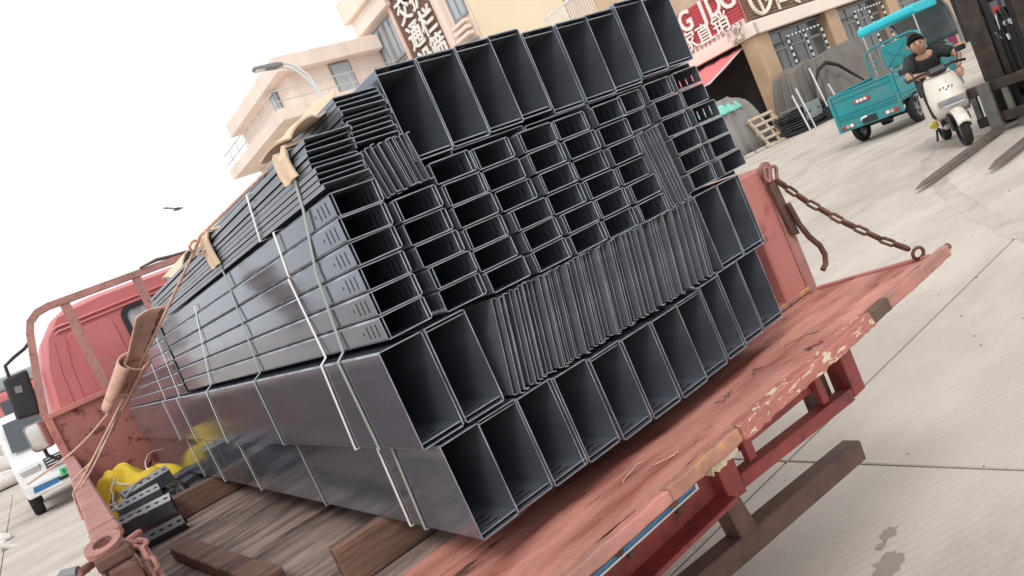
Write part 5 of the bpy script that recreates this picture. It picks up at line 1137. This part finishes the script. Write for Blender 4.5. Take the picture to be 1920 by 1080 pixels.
# ================================================================== left: white microvan facing us, lorry and sacks behind
MV = simple_van('microvan', 'white microvan with blue bumper insert and green number plate beside the truck', (.43, 15.28, 0), math.pi/2, 3.8, 1.62, 1.85, m_white)
for k in range(4): G().bx(-.075, -.05, -.34, .34, .70+.052*k, .722+.052*k).obj('grille_slat', m_alu, MV)
G().bx(-.06, -.045, -.36, .36, .69, .90).obj('grille', m_black, MV)
bp = G(); bp.loft([[(-.10, -.78, .36), (-.16, 0, .36), (-.10, .78, .36), (.1, .81, .36), (.1, -.81, .36)], [(-.10, -.78, .60), (-.16, 0, .60), (-.10, .78, .60), (.1, .81, .60), (.1, -.81, .60)]]); bp = bp.obj('bumper', m_white, MV, bevel=.03, seg=2)
m_blue = M('blue_insert', (.03,.16,.34), .4)
for s_ in (-1, 1): G().hexa([(-.14,s_*.30,.43),(-.115,s_*.68,.43),(-.10,s_*.68,.43),(-.12,s_*.30,.43),(-.15,s_*.25,.52),(-.125,s_*.66,.53),(-.10,s_*.66,.53),(-.12,s_*.25,.52)]).obj('blue_insert', m_blue, bp)
G().bx(-.172, -.150, -.28, .28, .44, .50).obj('air_intake', m_black, bp)
np_ = G(); np_.bx(-.190, -.175, -.22, .22, .50, .63); np_ = np_.obj('number_plate', M('green_plate', (.05,.50,.22), .4, 0, var=.05), bp)
for k in range(7): G().bx(-.194, -.1905, -.18+.055*k, -.18+.055*k+.032, .53, .60).obj('plate_mark', M('plate_mark', (.02,.10,.05), .5) if k == 0 else bpy.data.materials['plate_mark'], np_)
for s_ in (-1, 1): G().tube([(.30, s_*.3, 1.13), (.36, s_*.1, 1.20), (.40, s_*.1-.25, 1.25)], .010, 6).obj('wiper', m_black, MV)
LV = thing('red_lorry', 'red lorry parked far behind the white microvan', 'lorry', (1.0, 35, 0), wc=True)
G().bx(-.4, 2.5, 35, 37, .9, 3.2).obj('cab', m_cab, LV, bevel=.15, seg=3); G().bx(-.25, 2.35, 34.93, 34.995, 1.9, 2.85).obj('windscreen', m_glass, LV, bevel=.02)
G().bx(-.45, 2.55, 34.8, 35.3, .5, 1.15).obj('bumper', m_grey, LV, bevel=.05); G().bx(-.2, 2.3, 35.2, 37, 3.21, 3.75).obj('roof_fairing', M('grey_green_fairing', (.30,.36,.35), .5), LV, bevel=.12, seg=3)
G().bx(-.5, 2.6, 37.2, 43, 1.1, 3.5).obj('cargo_box', m_grey, LV, bevel=.04)
for x_ in (-.1, 2.2): wheel2(LV, (x_, 35.9, .5), .5, .3, (1, 0, 0), m_grey)
m_sack = M('white_sacking', (.66,.63,.60), .85, 0, var=.12, scale=6, bump=.3, bs=25)
for i, (x, y, z, s_) in enumerate([(-1.9, 29.5, 0, .62), (-.9, 29.6, .0, .62), (-1.7, 29.9, .5, .6), (-.75, 29.9, .5, .58), (-1.2, 30.2, .9, .58), (-1.7, 30.3, 1.2, .5), (-.5, 30.3, .85, .55)]):
    t = G(); r = random.Random(i); ph = r.uniform(0, 6)
    t.loft([[(x+s_*math.cos(a)*q*(1+.08*math.sin(5*a+ph)), y+.7*s_*math.sin(a)*q, z+zz*s_+.03*math.sin(3*a+ph)) for a in [k*math.pi/8 for k in range(16)]] for q, zz in ((.55, .02), (.95, .15), (1.0, .45), (.85, .75), (.45, .9))])
    o = t.obj('sack', m_sack, smooth=60); tag(o, f'bulging white sack heaped left of the microvan, {ordw(i)} counting upward', 'sack', 'white sacks heaped left of the microvan')
for i, (x, y) in enumerate([(-.83, 14.6), (-.93, 15.2), (-.88, 13.9), (-.80, 13.4)]):
    t = G(); t.box((x, y, .05), (.16, .30, .07), (.2*i, .1, .5*i)); t.box((x-.06, y+.16, .05), (.18, .1, .08), (.1, .3*i, 1+i)); o = t.obj('rubble', m_sack, bevel=.02); tag(o, f'pale rubble scrap on the ground left of the microvan, {ordw(i)} in the row', 'rubble', 'pale rubble scraps left of the microvan')
